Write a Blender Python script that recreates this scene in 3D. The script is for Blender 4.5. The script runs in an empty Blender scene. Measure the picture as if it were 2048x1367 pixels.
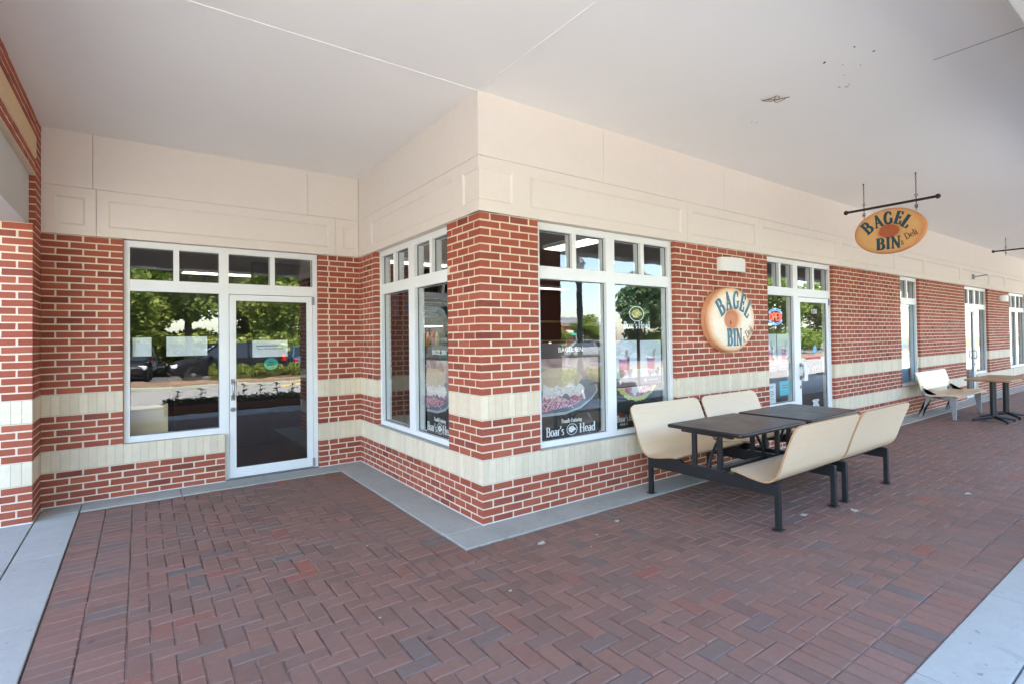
import bpy, bmesh, math, random
from mathutils import Vector, Matrix, noise
R_ = math.radians
rng = random.Random(7)
sc = bpy.context.scene

# ------------------------------------------------------------------ camera
CAM = Vector((-2.2749, -3.9048, 1.5656))
YAW, PIT, ROLL = 0.6565, 0.0165, -0.0140
FPX, PU, PV, IW, IH = 1064.72, 1099.77, 657.71, 2048.0, 1367.0
fw = Vector((math.sin(YAW)*math.cos(PIT), math.cos(YAW)*math.cos(PIT), math.sin(PIT)))
r0 = Vector((math.cos(YAW), -math.sin(YAW), 0)); u0 = r0.cross(fw)
rt = r0*math.cos(ROLL) + u0*math.sin(ROLL); up = -r0*math.sin(ROLL) + u0*math.cos(ROLL)
cam_d = bpy.data.cameras.new('camera'); cam = bpy.data.objects.new('camera', cam_d)
sc.collection.objects.link(cam); sc.camera = cam
m = Matrix((rt, up, -fw)).transposed().to_4x4(); m.translation = CAM; cam.matrix_world = m
cam_d.sensor_width = 36.0; cam_d.lens = 36.0*FPX/IW
cam_d.shift_x = -(PU-IW/2)/IW; cam_d.shift_y = (PV-IH/2)/IW
cam_d.clip_start = 0.05; cam_d.clip_end = 2000

# ------------------------------------------------------------------ light
SUN_EL, SUN_AZ = R_(63), R_(12)      # azimuth measured from +Y (behind the shops) towards +X
wd = bpy.data.worlds.new('World'); sc.world = wd; wd.use_nodes = True
nt = wd.node_tree; bg = nt.nodes['Background']
sky = nt.nodes.new('ShaderNodeTexSky'); sky.sky_type = 'NISHITA'; sky.sun_disc = False
sky.sun_elevation = SUN_EL; sky.sun_rotation = SUN_AZ
sky.altitude = 50; sky.air_density = 1.0; sky.dust_density = 1.0; sky.ozone_density = 0.35
nt.links.new(sky.outputs[0], bg.inputs[0]); bg.inputs[1].default_value = 0.15
sl = bpy.data.lights.new('sun', 'SUN'); sl.energy = 5.0; sl.angle = R_(0.53); sl.color = (1.0, 0.93, 0.82)
so = bpy.data.objects.new('sun', sl); sc.collection.objects.link(so)
sdir = Vector((math.sin(SUN_AZ)*math.cos(SUN_EL), math.cos(SUN_AZ)*math.cos(SUN_EL), math.sin(SUN_EL)))
so.rotation_euler = sdir.to_track_quat('Z', 'Y').to_euler(); so.location = sdir*60
vs = sc.view_settings; vs.view_transform = 'Standard'; vs.look = 'None'; vs.gamma = 1; vs.use_curve_mapping = False
vs.exposure = 3.4
sc.render.engine = 'CYCLES'
sc.cycles.max_bounces = 10; sc.cycles.diffuse_bounces = 6; sc.cycles.glossy_bounces = 5
sc.cycles.transparent_max_bounces = 12; sc.cycles.caustics_reflective = False; sc.cycles.caustics_refractive = False
sc.cycles.sample_clamp_indirect = 6.0
sc.cycles.use_denoising = True

# ------------------------------------------------------------------ materials
def lin(c):
    return tuple(((v/255)/12.92 if v/255 <= 0.04045 else ((v/255+0.055)/1.055)**2.4) for v in c)
MATS = {}
class NT:
    """small node helper"""
    def __init__(s, name):
        s.m = bpy.data.materials.new(name); s.m.use_nodes = True; s.t = s.m.node_tree
        s.b = s.t.nodes['Principled BSDF']; s.out = s.t.nodes['Material Output']; MATS[name] = s.m
    def n(s, typ, **kw):
        x = s.t.nodes.new('ShaderNode'+typ)
        for k, v in kw.items(): setattr(x, k, v)
        return x
    def l(s, a, b): s.t.links.new(a, b)
    def val(s, sock, v): sock.default_value = v
    def noise(s, scale, detail=4, rough=0.6, coord=None, vec=None, dist=0.0):
        x = s.n('TexNoise'); x.inputs['Scale'].default_value = scale; x.inputs['Detail'].default_value = detail
        x.inputs['Roughness'].default_value = rough; x.inputs['Distortion'].default_value = dist
        s.l(vec if vec is not None else s.pos(), x.inputs['Vector']); return x.outputs['Fac']
    def pos(s):
        if not hasattr(s, '_p'): s._p = s.n('NewGeometry').outputs['Position']
        return s._p
    def obj(s):
        return s.n('TexCoord').outputs['Object']
    def gen(s):
        return s.n('TexCoord').outputs['Generated']
    def mapr(s, x, a, b, c, d):
        q = s.n('MapRange'); s.l(x, q.inputs[0])
        for i, v in enumerate((a, b, c, d)): q.inputs[i+1].default_value = v
        return q.outputs[0]
    def ramp(s, fac, stops, interp='LINEAR'):
        q = s.n('ValToRGB'); q.color_ramp.interpolation = interp
        e = q.color_ramp.elements
        while len(e) < len(stops): e.new(0.5)
        for i, (p, c) in enumerate(stops):
            e[i].position = p; e[i].color = (*c, 1) if len(c) == 3 else c
        s.l(fac, q.inputs[0]); return q.outputs[0]
    def mix(s, fac, a, b, mode='MIX'):
        q = s.n('MixRGB', blend_type=mode)
        for sock, v in ((q.inputs[0], fac), (q.inputs[1], a), (q.inputs[2], b)):
            if hasattr(v, 'is_linked') or hasattr(v, 'links'): s.l(v, sock)
            else: sock.default_value = v if isinstance(v, (int, float)) else (*v, 1)
        return q.outputs[0]
    def math(s, op, a, b=0.0):
        q = s.n('Math', operation=op)
        for sock, v in ((q.inputs[0], a), (q.inputs[1], b)):
            if hasattr(v, 'links'): s.l(v, sock)
            else: sock.default_value = v
        return q.outputs[0]
    def rnd(s):
        """per-piece random: object random plus the 'rnd' attribute of joined pieces"""
        a = s.n('Attribute', attribute_name='rnd'); o = s.n('ObjectInfo')
        return s.math('FRACT', s.math('ADD', a.outputs['Fac'], o.outputs['Random']))
    def bump(s, h, strength=0.3, dist=0.01):
        q = s.n('Bump'); q.inputs['Strength'].default_value = strength; q.inputs['Distance'].default_value = dist
        s.l(h, q.inputs['Height']); s.l(q.outputs[0], s.b.inputs['Normal'])
    def col(s, c):
        if hasattr(c, 'links'): s.l(c, s.b.inputs['Base Color'])
        else: s.b.inputs['Base Color'].default_value = (*c, 1)
    def rough(s, r):
        if hasattr(r, 'links'): s.l(r, s.b.inputs['Roughness'])
        else: s.b.inputs['Roughness'].default_value = r
    def spec(s, v): s.b.inputs['Specular IOR Level'].default_value = v
    def metal(s, v): s.b.inputs['Metallic'].default_value = v

def plain(name, c, rough=0.6, metal=0.0, spec=0.5, var=0.06, nscale=8.0, bump=0.0, bscale=60, emit=0.0):
    k = NT(name)
    f = k.noise(nscale, 5)
    k.col(k.mix(f, tuple(v*(1-var) for v in c), tuple(min(1, v*(1+var)) for v in c)))
    k.rough(k.mapr(f, 0.2, 0.8, rough*0.88, min(1, rough*1.12))); k.metal(metal); k.spec(spec)
    if bump: k.bump(k.noise(bscale, 4), bump, 0.004)
    if emit:
        k.b.inputs['Emission Color'].default_value = (*c, 1); k.b.inputs['Emission Strength'].default_value = emit
    return k.m

# red wall brick
k = NT('brick'); rv = k.rnd()
c1 = k.ramp(rv, [(0.0, lin((120, 62, 52))), (0.15, lin((152, 80, 62))), (0.35, lin((164, 86, 65))), (0.55, lin((156, 78, 60))), (0.72, lin((173, 95, 74))), (0.86, lin((142, 77, 65))), (0.95, lin((180, 100, 76))), (1.0, lin((132, 72, 62)))])
f = k.noise(55, 6, 0.7); g = k.noise(9, 3); bigv = k.noise(0.9, 4, 0.6)
c2 = k.mix(k.mapr(f, 0.35, 0.75, 0, 0.55), c1, k.mix(0.55, c1, lin((100, 52, 46))))
fl = k.noise(420, 2, 0.5)
c3 = k.mix(k.mapr(fl, 0.64, 0.74, 0, 0.5), c2, lin((204, 170, 142)))
c4 = k.mix(k.mapr(bigv, 0.4, 0.7, 0.0, 0.22), c3, lin((190, 124, 104)))
mort = k.noise(75, 3, 0.6, dist=0.5)
c5 = k.mix(k.mapr(mort, 0.70, 0.76, 0, 0.55), c4, lin((220, 196, 172)))
k.col(k.mix(k.mapr(g, 0.3, 0.7, 0.0, 0.25), c5, lin((178, 92, 72)))); k.rough(0.85); k.spec(0.25)
k.bump(k.noise(160, 5, 0.7), 0.35, 0.004)
# mortar
k = NT('mortar'); f = k.noise(30, 5); g = k.noise(2.2, 3)
k.col(k.mix(f, lin((214, 196, 174)), lin((234, 218, 198)))); k.rough(0.95); k.spec(0.1)
k.bump(k.noise(220, 4, 0.7), 0.5, 0.004)
plain('mortar_white', lin((222, 218, 210)), 0.9, var=0.08, nscale=12)
# cream soldier brick
k = NT('cream_brick'); rv = k.rnd()
c1 = k.ramp(rv, [(0.0, lin((217, 203, 180))), (0.5, lin((225, 211, 187))), (1.0, lin((231, 217, 193)))])
f = k.noise(14, 5)
k.col(k.mix(k.mapr(f, 0.4, 0.75, 0, 0.35), c1, lin((196, 184, 160)))); k.rough(0.8); k.spec(0.25)
k.bump(k.noise(120, 4), 0.15, 0.003)
k = NT('cream_joint'); f = k.noise(20, 4); k.col(k.mix(f, lin((184, 176, 160)), lin((206, 198, 180)))); k.rough(0.95)
# pavers
k = NT('paver'); rv = k.rnd()
c1 = k.ramp(rv, [(0.0, lin((122, 93, 80))), (0.25, lin((132, 98, 84))), (0.5, lin((138, 101, 86))), (0.75, lin((142, 103, 88))),
                 (0.86, lin((128, 99, 87))), (0.925, lin((112, 99, 92))), (0.94, lin((134, 100, 86))), (0.985, lin((142, 94, 79))), (1.0, lin((153, 88, 72)))])
f = k.noise(26, 6, 0.7); g = k.noise(1.3, 4, 0.65)
c2 = k.mix(k.mapr(f, 0.3, 0.75, 0.0, 0.6), c1, k.mix(0.55, c1, lin((101, 86, 80))))
c3 = k.mix(k.mapr(g, 0.42, 0.68, 0.0, 0.45), c2, lin((128, 108, 98)))
st = k.noise(3.1, 6, 0.75)
c4 = k.mix(k.mapr(st, 0.64, 0.76, 0.0, 0.5), c3, lin((78, 66, 59)))
vo = k.n('TexVoronoi'); vo.inputs['Scale'].default_value = 3.4; k.l(k.pos(), vo.inputs['Vector'])
vd = k.math('ADD', vo.outputs['Distance'], k.math('MULTIPLY', k.math('SUBTRACT', k.noise(40, 3), 0.5), 0.05))
c4 = k.mix(k.mapr(vd, 0.045, 0.075, 0.5, 0.0), c4, lin((70, 58, 54)))
fl = k.noise(300, 2)
k.col(k.mix(k.mapr(fl, 0.68, 0.76, 0, 0.35), c4, lin((202, 181, 164))))
k.rough(k.mapr(f, 0.2, 0.8, 0.62, 0.85)); k.spec(0.35); k.bump(k.noise(170, 5, 0.7), 0.3, 0.004)
k = NT('joint_sand'); f = k.noise(40, 5); g = k.noise(2.0, 3)
k.col(k.mix(k.mapr(g, 0.36, 0.56, 0, 1), k.mix(f, lin((66, 53, 49)), lin((96, 79, 72))), k.mix(f, lin((150, 127, 118)), lin((186, 162, 152))))); k.rough(0.95); k.spec(0.1)
# concrete
k = NT('concrete'); f = k.noise(7, 6, 0.7); g = k.noise(1.1, 4, 0.6); h = k.noise(90, 3)
c = k.mix(f, lin((152, 153, 147)), lin((177, 177, 168)))
c = k.mix(k.mapr(g, 0.45, 0.7, 0, 0.4), c, lin((138, 138, 132)))
sp = k.noise(19, 2)
c = k.mix(k.mapr(sp, 0.68, 0.74, 0, 0.6), c, lin((92, 91, 88)))
sm = k.noise(2.6, 6, 0.75, dist=0.6)
c = k.mix(k.mapr(sm, 0.55, 0.72, 0, 0.45), c, lin((124, 122, 116)))
k.col(k.mix(k.mapr(h, 0.3, 0.8, 0, 0.25), c, lin((194, 193, 184)))); k.rough(0.88); k.spec(0.3); k.bump(k.noise(240, 4), 0.25, 0.003)
# stucco soffit
k = NT('soffit'); f = k.noise(0.7, 4); g = k.noise(5, 4)
k.col(k.mix(f, lin((236, 235, 232)), lin((243, 242, 239)))); k.rough(0.9); k.spec(0.2); k.bump(k.noise(320, 3), 0.12, 0.002)
k = NT('fascia'); f = k.noise(0.9, 4); g = k.noise(11, 4)
k.col(k.mix(k.mapr(g, 0.3, 0.7, 0, 0.35), k.mix(f, lin((226, 217, 208)), lin((232, 225, 217))), lin((223, 213, 202)))); k.rough(0.85); k.spec(0.25); k.bump(k.noise(300, 3), 0.1, 0.002)
plain('beam_grey', lin((196, 194, 190)), 0.85)
plain('band_stone', lin((214, 186, 148)), 0.85, var=0.05)
# joinery
plain('frame_white', lin((234, 236, 236)), 0.42, spec=0.4, var=0.03, nscale=4, bump=0.03, bscale=30)
plain('gasket', (0.012, 0.012, 0.013), 0.55)
k = NT('glass'); k.t.nodes.remove(k.b)
tr = k.n('BsdfTransparent'); tr.inputs[0].default_value = (0.955, 0.972, 0.968, 1)
gl = k.n('BsdfGlossy'); gl.inputs['Roughness'].default_value = 0.0; gl.inputs['Color'].default_value = (0.96, 0.98, 1, 1)
fr = k.n('Fresnel'); fr.inputs['IOR'].default_value = 2.05
bp = k.n('Bump'); bp.inputs['Strength'].default_value = 0.035; bp.inputs['Distance'].default_value = 0.02
k.l(k.noise(2.2, 2), bp.inputs['Height']); k.l(bp.outputs[0], gl.inputs['Normal'])
bf = k.math('MULTIPLY', fr.outputs[0], k.math('SUBTRACT', 1.0, k.n('NewGeometry').outputs['Backfacing']))
mx = k.n('MixShader'); k.l(bf, mx.inputs[0]); k.l(tr.outputs[0], mx.inputs[1]); k.l(gl.outputs[0], mx.inputs[2]); k.l(mx.outputs[0], k.out.inputs[0])
k = NT('car_glass'); k.col((0.015, 0.02, 0.022)); k.rough(0.04); k.spec(0.8)
# furniture
k = NT('laminate'); ob = k.pos()
mp = k.n('Mapping'); mp.inputs['Scale'].default_value = (2.0, 26, 26); k.l(ob, mp.inputs['Vector'])
f = k.noise(2.2, 6, 0.65, vec=mp.outputs[0], dist=0.4); g = k.noise(1.5, 3)
c = k.mix(k.mapr(f, 0.25, 0.8, 0, 1), lin((228, 207, 178)), lin((221, 197, 165)))
k.col(k.mix(k.mapr(g, 0.35, 0.7, 0, 0.4), c, lin((223, 200, 170)))); k.rough(k.mapr(f, 0.2, 0.8, 0.36, 0.5)); k.spec(0.4)
plain('ply_edge', lin((176, 140, 104)), 0.6, nscale=60, var=0.2)
plain('black_metal', (0.016, 0.017, 0.019), 0.38, spec=0.45, var=0.25, nscale=14, bump=0.05, bscale=120)
k = NT('table_top'); f = k.noise(260, 2); g = k.noise(4, 5, 0.7)
k.col(k.mix(f, (0.050, 0.051, 0.053), (0.066, 0.066, 0.067))); k.rough(k.mapr(g, 0.3, 0.7, 0.30, 0.44)); k.spec(0.6)
plain('table_edge', (0.012, 0.012, 0.013), 0.3, var=0.1)
plain('grey_metal', lin((150, 152, 156)), 0.5, metal=0.2, spec=0.4)
k = NT('oak_top'); mp = k.n('Mapping'); mp.inputs['Scale'].default_value = (2, 22, 22); k.l(k.pos(), mp.inputs['Vector'])
f = k.noise(2.5, 6, 0.7, vec=mp.outputs[0], dist=0.6)
k.col(k.mix(f, lin((176, 136, 100)), lin((146, 104, 72)))); k.rough(0.45)
plain('iron', (0.014, 0.013, 0.013), 0.5, var=0.3, nscale=40, bump=0.15, bscale=90)
plain('sconce_white', lin((228, 228, 224)), 0.5, var=0.03)
plain('steel', lin((150, 150, 152)), 0.35, metal=0.9)
plain('rust', lin((120, 84, 52)), 0.8, var=0.4, nscale=80)
plain('dark_hole', (0.01, 0.01, 0.01), 0.9)
# signs
def bagel(name, ax, rim, face, hole, ring, a, b):
    k = NT(name); tc = k.obj(); sp = k.n('SeparateXYZ'); k.l(tc, sp.inputs[0])
    x = k.math('MULTIPLY', sp.outputs[ax], 1/a); z = k.math('MULTIPLY', sp.outputs[2], 1/b)
    r = k.math('SQRT', k.math('ADD', k.math('MULTIPLY', x, x), k.math('MULTIPLY', z, z)))
    r = k.math('ADD', r, k.math('MULTIPLY', k.math('SUBTRACT', k.noise(9, 4), 0.5), 0.10))
    c = k.ramp(r, [(0.0, hole), (0.26, hole), (0.31, ring), (0.42, face), (0.78, face), (0.93, ring), (1.0, rim)])
    f = k.noise(30, 5, 0.7)
    k.col(k.mix(k.mapr(f, 0.45, 0.8, 0, 0.35), c, rim)); k.rough(0.55); k.spec(0.35); k.bump(k.noise(45, 4), 0.12, 0.01)
bagel('bagel_wall', 0, lin((210, 146, 108)), lin((246, 234, 212)), lin((206, 132, 96)), lin((236, 194, 152)), 0.505, 0.397)
bagel('bagel_hang', 1, lin((206, 140, 88)), lin((226, 182, 118)), lin((186, 98, 66)), lin((220, 160, 106)), 0.435, 0.305)
plain('sign_side', lin((186, 112, 80)), 0.6)
plain('letter_teal', lin((36, 110, 132)), 0.45, var=0.1)
plain('letter_teal_dark', lin((24, 78, 92)), 0.45, var=0.1)
plain('letter_shadow', lin((22, 44, 66)), 0.5)
plain('letter_brown', lin((116, 62, 44)), 0.55)
plain('letter_tan', lin((150, 124, 100)), 0.6)
plain('print_white', lin((235, 238, 238)), 0.5, var=0.01)
plain('print_gold', lin((206, 184, 104)), 0.5, var=0.15, nscale=120)
plain('print_grey', lin((120, 124, 126)), 0.6)
plain('print_black', (0.012, 0.014, 0.016), 0.4)
plain('print_navy', (0.016, 0.022, 0.028), 0.4, var=0.2)
k = NT('poster_dark'); f = k.noise(2.6, 4, 0.5)
k.col(k.ramp(f, [(0.3, (0.018, 0.022, 0.026)), (0.5, (0.055, 0.048, 0.05)), (0.72, (0.16, 0.11, 0.10))])); k.rough(0.35)
k = NT('poster_blur'); f = k.noise(5, 3, 0.5, dist=0.8)
k.col(k.ramp(f, [(0.25, lin((132, 104, 104))), (0.5, lin((184, 152, 148))), (0.7, lin((222, 200, 190)))])); k.rough(0.35)
k = NT('meat'); w_ = k.noise(11, 3, 0.55, dist=1.6)
k.col(k.ramp(w_, [(0.28, lin((104, 52, 70))), (0.38, lin((170, 96, 118))), (0.44, lin((232, 206, 212))), (0.47, lin((196, 124, 144))), (0.55, lin((150, 80, 104))), (0.60, lin((222, 168, 180))), (0.63, lin((244, 228, 230))), (0.68, lin((190, 116, 138)))])); k.rough(0.45)
k = NT('slaw'); w_ = k.noise(17, 3, 0.55, dist=1.8)
k.col(k.ramp(w_, [(0.30, lin((168, 146, 150))), (0.40, lin((240, 242, 236))), (0.48, lin((196, 180, 182))), (0.54, lin((246, 246, 240))), (0.62, lin((206, 190, 190))), (0.70, lin((240, 240, 234)))])); k.rough(0.45)
plain('print_bun', lin((206, 184, 160)), 0.5, var=0.25, nscale=14)
plain('print_lettuce', lin((196, 196, 116)), 0.5, var=0.4, nscale=40)
plain('print_plate', lin((120, 124, 136)), 0.3, var=0.2, nscale=6)
plain('print_plate_rim', lin((176, 182, 192)), 0.3)
plain('print_sky', lin((206, 214, 224)), 0.5, var=0.05)
plain('print_shake', lin((178, 104, 152)), 0.45, var=0.2, nscale=30)
plain('print_berry', lin((86, 44, 80)), 0.45, var=0.3, nscale=60)
plain('print_mauve', lin((120, 96, 108)), 0.5)
plain('paper_white', lin((226, 230, 230)), 0.7, var=0.02)
plain('paper_cyan', lin((38, 186, 196)), 0.65, var=0.04)
plain('sticker_teal', lin((24, 168, 150)), 0.5, var=0.05)
plain('sticker_blue', lin((110, 186, 220)), 0.5, var=0.05)
plain('sticker_red', lin((190, 70, 80)), 0.5)
plain('neon_red', (1.0, 0.10, 0.06), 0.4, var=0.0, emit=0.32)
plain('neon_blue', (0.30, 0.62, 1.0), 0.4, var=0.0, emit=0.09)
# interior
plain('inner_wall', lin((118, 110, 104)), 0.85)
plain('inner_dark', lin((44, 40, 40)), 0.8)
plain('inner_ceiling', lin((150, 144, 138)), 0.9)
plain('inner_floor', lin((92, 80, 74)), 0.5)
plain('inner_wood', lin((196, 172, 132)), 0.5, nscale=5, var=0.2)
plain('menu_blue', lin((70, 96, 140)), 0.4, var=0.3, nscale=9)
plain('lamp_panel', (1.0, 0.95, 0.86), 0.5, var=0.0, emit=0.42)
plain('warm_bulb', (1.0, 0.72, 0.38), 0.5, var=0.0, emit=0.6)
# outdoors
k = NT('asphalt'); f = k.noise(1.2, 5); g = k.noise(120, 3)
k.col(k.mix(k.mapr(g, 0.3, 0.7, 0, 0.5), k.mix(f, lin((120, 119, 116)), lin((138, 137, 134))), lin((152, 150, 146)))); k.rough(0.9)
k = NT('asphalt_dark'); f = k.noise(1.2, 5); g = k.noise(120, 3)
k.col(k.mix(k.mapr(g, 0.3, 0.7, 0, 0.5), k.mix(f, lin((66, 66, 66)), lin((84, 83, 82))), lin((98, 97, 95)))); k.rough(0.9)
k = NT('ground'); f = k.noise(0.2, 5); k.col(k.mix(f, lin((98, 104, 70)), lin((120, 116, 86)))); k.rough(0.95)
k = NT('mulch'); f = k.noise(14, 6, 0.75); k.col(k.mix(f, lin((92, 68, 54)), lin((150, 120, 98)))); k.rough(0.95); k.bump(f, 0.6, 0.04)
k = NT('grass'); f = k.noise(5, 6, 0.75); k.col(k.mix(f, lin((84, 100, 48)), lin((128, 134, 76)))); k.rough(0.95); k.bump(k.noise(60, 4), 0.6, 0.03)
plain('paint_white', lin((222, 222, 216)), 0.8)
plain('paint_yellow', lin((214, 172, 58)), 0.8)
plain('terracotta', lin((150, 106, 84)), 0.75, var=0.12, nscale=6)
plain('soil', lin((62, 48, 40)), 0.95, var=0.3)
plain('bark', lin((98, 84, 70)), 0.95, var=0.3, nscale=18, bump=0.5, bscale=30)
def leafmat(name, a, b, c):
    k = NT(name); rv = k.rnd(); f = k.noise(0.9, 3)
    cc = k.ramp(rv, [(0, a), (0.55, b), (1, c)])
    k.col(cc); k.rough(0.6); k.spec(0.3)
    tl = k.n('BsdfTranslucent'); k.l(cc, tl.inputs[0])
    mxs = k.n('MixShader'); mxs.inputs[0].default_value = 0.42
    k.l(k.b.outputs[0], mxs.inputs[1]); k.l(tl.outputs[0], mxs.inputs[2]); k.l(mxs.outputs[0], k.out.inputs[0])
leafmat('leaf', lin((92, 118, 50)), lin((134, 154, 72)), lin((184, 190, 106)))
leafmat('leaf_blue', lin((70, 104, 78)), lin((104, 136, 100)), lin((142, 166, 116)))
leafmat('leaf_hedge', lin((84, 104, 44)), lin((128, 142, 64)), lin((166, 172, 92)))
leafmat('leaf_dark', lin((38, 52, 30)), lin((58, 74, 40)), lin((86, 92, 52)))
plain('petal', lin((150, 60, 56)), 0.6)
def carpaint(n, c): plain(n, c, 0.22, spec=0.6, var=0.03, nscale=2)
carpaint('paint_black', (0.012, 0.013, 0.015)); carpaint('paint_blue', lin((58, 92, 132))); carpaint('paint_silver', lin((168, 172, 178)))
carpaint('paint_grey', lin((78, 80, 84))); carpaint('paint_red', lin((112, 30, 34))); carpaint('paint_pearl', lin((214, 214, 210)))
plain('tyre', (0.018, 0.018, 0.019), 0.85); plain('rim', lin((176, 178, 182)), 0.3, metal=0.8)
plain('tail_red', lin((190, 26, 22)), 0.25); plain('head_lamp', lin((220, 224, 228)), 0.15)
plain('plate', lin((214, 218, 222)), 0.5)
plain('roof_shingle', lin((104, 104, 110)), 0.9, var=0.15, nscale=12)
plain('far_brick', lin((166, 96, 78)), 0.9, var=0.1, nscale=20)
plain('far_trim', lin((224, 214, 196)), 0.8)
plain('far_glass', lin((58, 68, 76)), 0.1, spec=0.7)
plain('awning_green', lin((46, 138, 112)), 0.8); plain('awning_orange', lin((214, 134, 70)), 0.8)
plain('lamp_post', lin((44, 52, 52)), 0.5)
plain('frosted', lin((226, 224, 214)), 0.4)
M = MATS

# ------------------------------------------------------------------ mesh helpers
COL = sc.collection
class MB:
    def __init__(s): s.v = []; s.f = []; s.r = []
    def add(s, vs, fs, r=None):
        o = len(s.v); s.v += [tuple(x) for x in vs]; s.f += [tuple(i+o for i in q) for q in fs]
        s.r += [0.0 if r is None else r]*len(vs)
    def box(s, x0, x1, y0, y1, z0, z1, r=None):
        s.add([(x0,y0,z0),(x1,y0,z0),(x1,y1,z0),(x0,y1,z0),(x0,y0,z1),(x1,y0,z1),(x1,y1,z1),(x0,y1,z1)],
              [(0,3,2,1),(4,5,6,7),(0,1,5,4),(1,2,6,5),(2,3,7,6),(3,0,4,7)], r); return s
    def tbox(s, T, u0, u1, d0, d1, z0, z1):
        p = [T(u, d, z) for z in (z0, z1) for (u, d) in ((u0,d0),(u1,d0),(u1,d1),(u0,d1))]
        s.add(p, [(0,3,2,1),(4,5,6,7),(0,1,5,4),(1,2,6,5),(2,3,7,6),(3,0,4,7)]); return s
    def prism(s, pts, axis, a, b):
        """polygon pts (p,q) swept along axis from a to b"""
        n = len(pts)
        def mk(p, q, t): return {'x': (t, p, q), 'y': (p, t, q), 'z': (p, q, t)}[axis]
        s.add([mk(p, q, a) for p, q in pts]+[mk(p, q, b) for p, q in pts],
              [tuple(range(n))[::-1], tuple(range(n, 2*n))]+[(i, (i+1) % n, n+(i+1) % n, n+i) for i in range(n)]); return s
    def tube(s, path, r, seg=8, closed=False, caps=True):
        path = [Vector(p) for p in path]; n = len(path); rings = []
        rr = r if isinstance(r, (list, tuple)) else [r]*n
        prev = None
        for i in range(n):
            if closed: t = path[(i+1) % n]-path[i-1]
            else: t = path[min(i+1, n-1)]-path[max(i-1, 0)]
            t.normalize()
            a = prev if prev is not None else (Vector((0,0,1)) if abs(t.z) < 0.9 else Vector((1,0,0)))
            x = a-t*a.dot(t)
            if x.length < 1e-5: x = t.orthogonal()
            x.normalize(); prev = x; y = t.cross(x)
            rings.append([path[i]+(x*math.cos(2*math.pi*j/seg)+y*math.sin(2*math.pi*j/seg))*rr[i] for j in range(seg)])
        vs = [v for q in rings for v in q]; fs = []
        for i in range(n if closed else n-1):
            i2 = (i+1) % n
            for j in range(seg): fs.append((i*seg+j, i*seg+(j+1) % seg, i2*seg+(j+1) % seg, i2*seg+j))
        if caps and not closed: fs += [tuple(range(seg))[::-1], tuple(range((n-1)*seg, n*seg))]
        s.add(vs, fs); return s
    def lathe(s, prof, seg=24, c=(0,0,0), axis='z', sx=1, sy=1):
        """prof: (radius, height) list"""
        vs = []; fs = []; n = len(prof)
        for r, h in prof:
            for j in range(seg):
                a = 2*math.pi*j/seg; p, q = r*math.cos(a)*sx, r*math.sin(a)*sy
                v = {'z': (p, q, h), 'y': (p, h, q), 'x': (h, p, q)}[axis]
                vs.append((v[0]+c[0], v[1]+c[1], v[2]+c[2]))
        for i in range(n-1):
            for j in range(seg): fs.append((i*seg+j, i*seg+(j+1) % seg, (i+1)*seg+(j+1) % seg, (i+1)*seg+j))
        fs += [tuple(range(seg))[::-1], tuple(range((n-1)*seg, n*seg))]
        s.add(vs, fs); return s
    def sphere(s, c, r, seg=12, rings=8, sz=1.0):
        prof = [(max(1e-4, math.sin(math.pi*i/rings))*r, -math.cos(math.pi*i/rings)*r*sz) for i in range(rings+1)]
        return s.lathe(prof, seg, c)
    def mesh(s, name, mat=None, smooth=False, recalc=True, attr=False):
        me = bpy.data.meshes.new(name); me.from_pydata(s.v, [], s.f)
        if mat: me.materials.append(M[mat])
        if attr:
            a = me.attributes.new('rnd', 'FLOAT', 'POINT'); a.data.foreach_set('value', s.r)
        if recalc:
            bm = bmesh.new(); bm.from_mesh(me); bmesh.ops.recalc_face_normals(bm, faces=bm.faces[:]); bm.to_mesh(me); bm.free()
        if smooth:
            me.polygons.foreach_set('use_smooth', [True]*len(me.polygons))
            try: me.set_sharp_from_angle(angle=R_(35))
            except Exception: pass
        me.update(); return me
    def build(s, name, mat, parent=None, smooth=False, bevel=0.0, seg=2, attr=False, recalc=True):
        return link(name, s.mesh(name, mat, smooth, recalc, attr), parent, bevel, seg)
def link(name, me, parent=None, bevel=0.0, seg=2):
    o = bpy.data.objects.new(name, me); COL.objects.link(o)
    if parent is not None: o.parent = parent
    if bevel:
        b = o.modifiers.new('bevel', 'BEVEL'); b.width = bevel; b.segments = seg; b.limit_method = 'ANGLE'; b.angle_limit = R_(40)
        b.harden_normals = False
    return o
def empty(name, loc=(0,0,0), rz=0.0):
    o = bpy.data.objects.new(name, None); COL.objects.link(o); o.location = loc; o.rotation_euler = (0,0,rz)
    o.empty_display_size = 0.1; return o
def tag(o, label, cat, group=None):
    o['label'] = label; o['category'] = cat
    if group: o['group'] = group
    return o
def struct(o, label=None):
    o['kind'] = 'structure'
    if label: o['label'] = label
    return o
def stuff(o): o['kind'] = 'stuff'; return o
def copy_tree(o, parent=None):
    c = o.copy(); COL.objects.link(c); c.parent = parent
    for ch in list(o.children): copy_tree(ch, c)
    return c
def view_size(p, size):
    d = Vector(p)-CAM; q = d.dot(fw)
    if q < 0.1: return -1
    u = PU+FPX*d.dot(rt)/q; v = PV-FPX*d.dot(up)/q
    if u < -20 or u > IW+20 or v < -20 or v > IH+20: return -1
    return size*FPX/q

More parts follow.
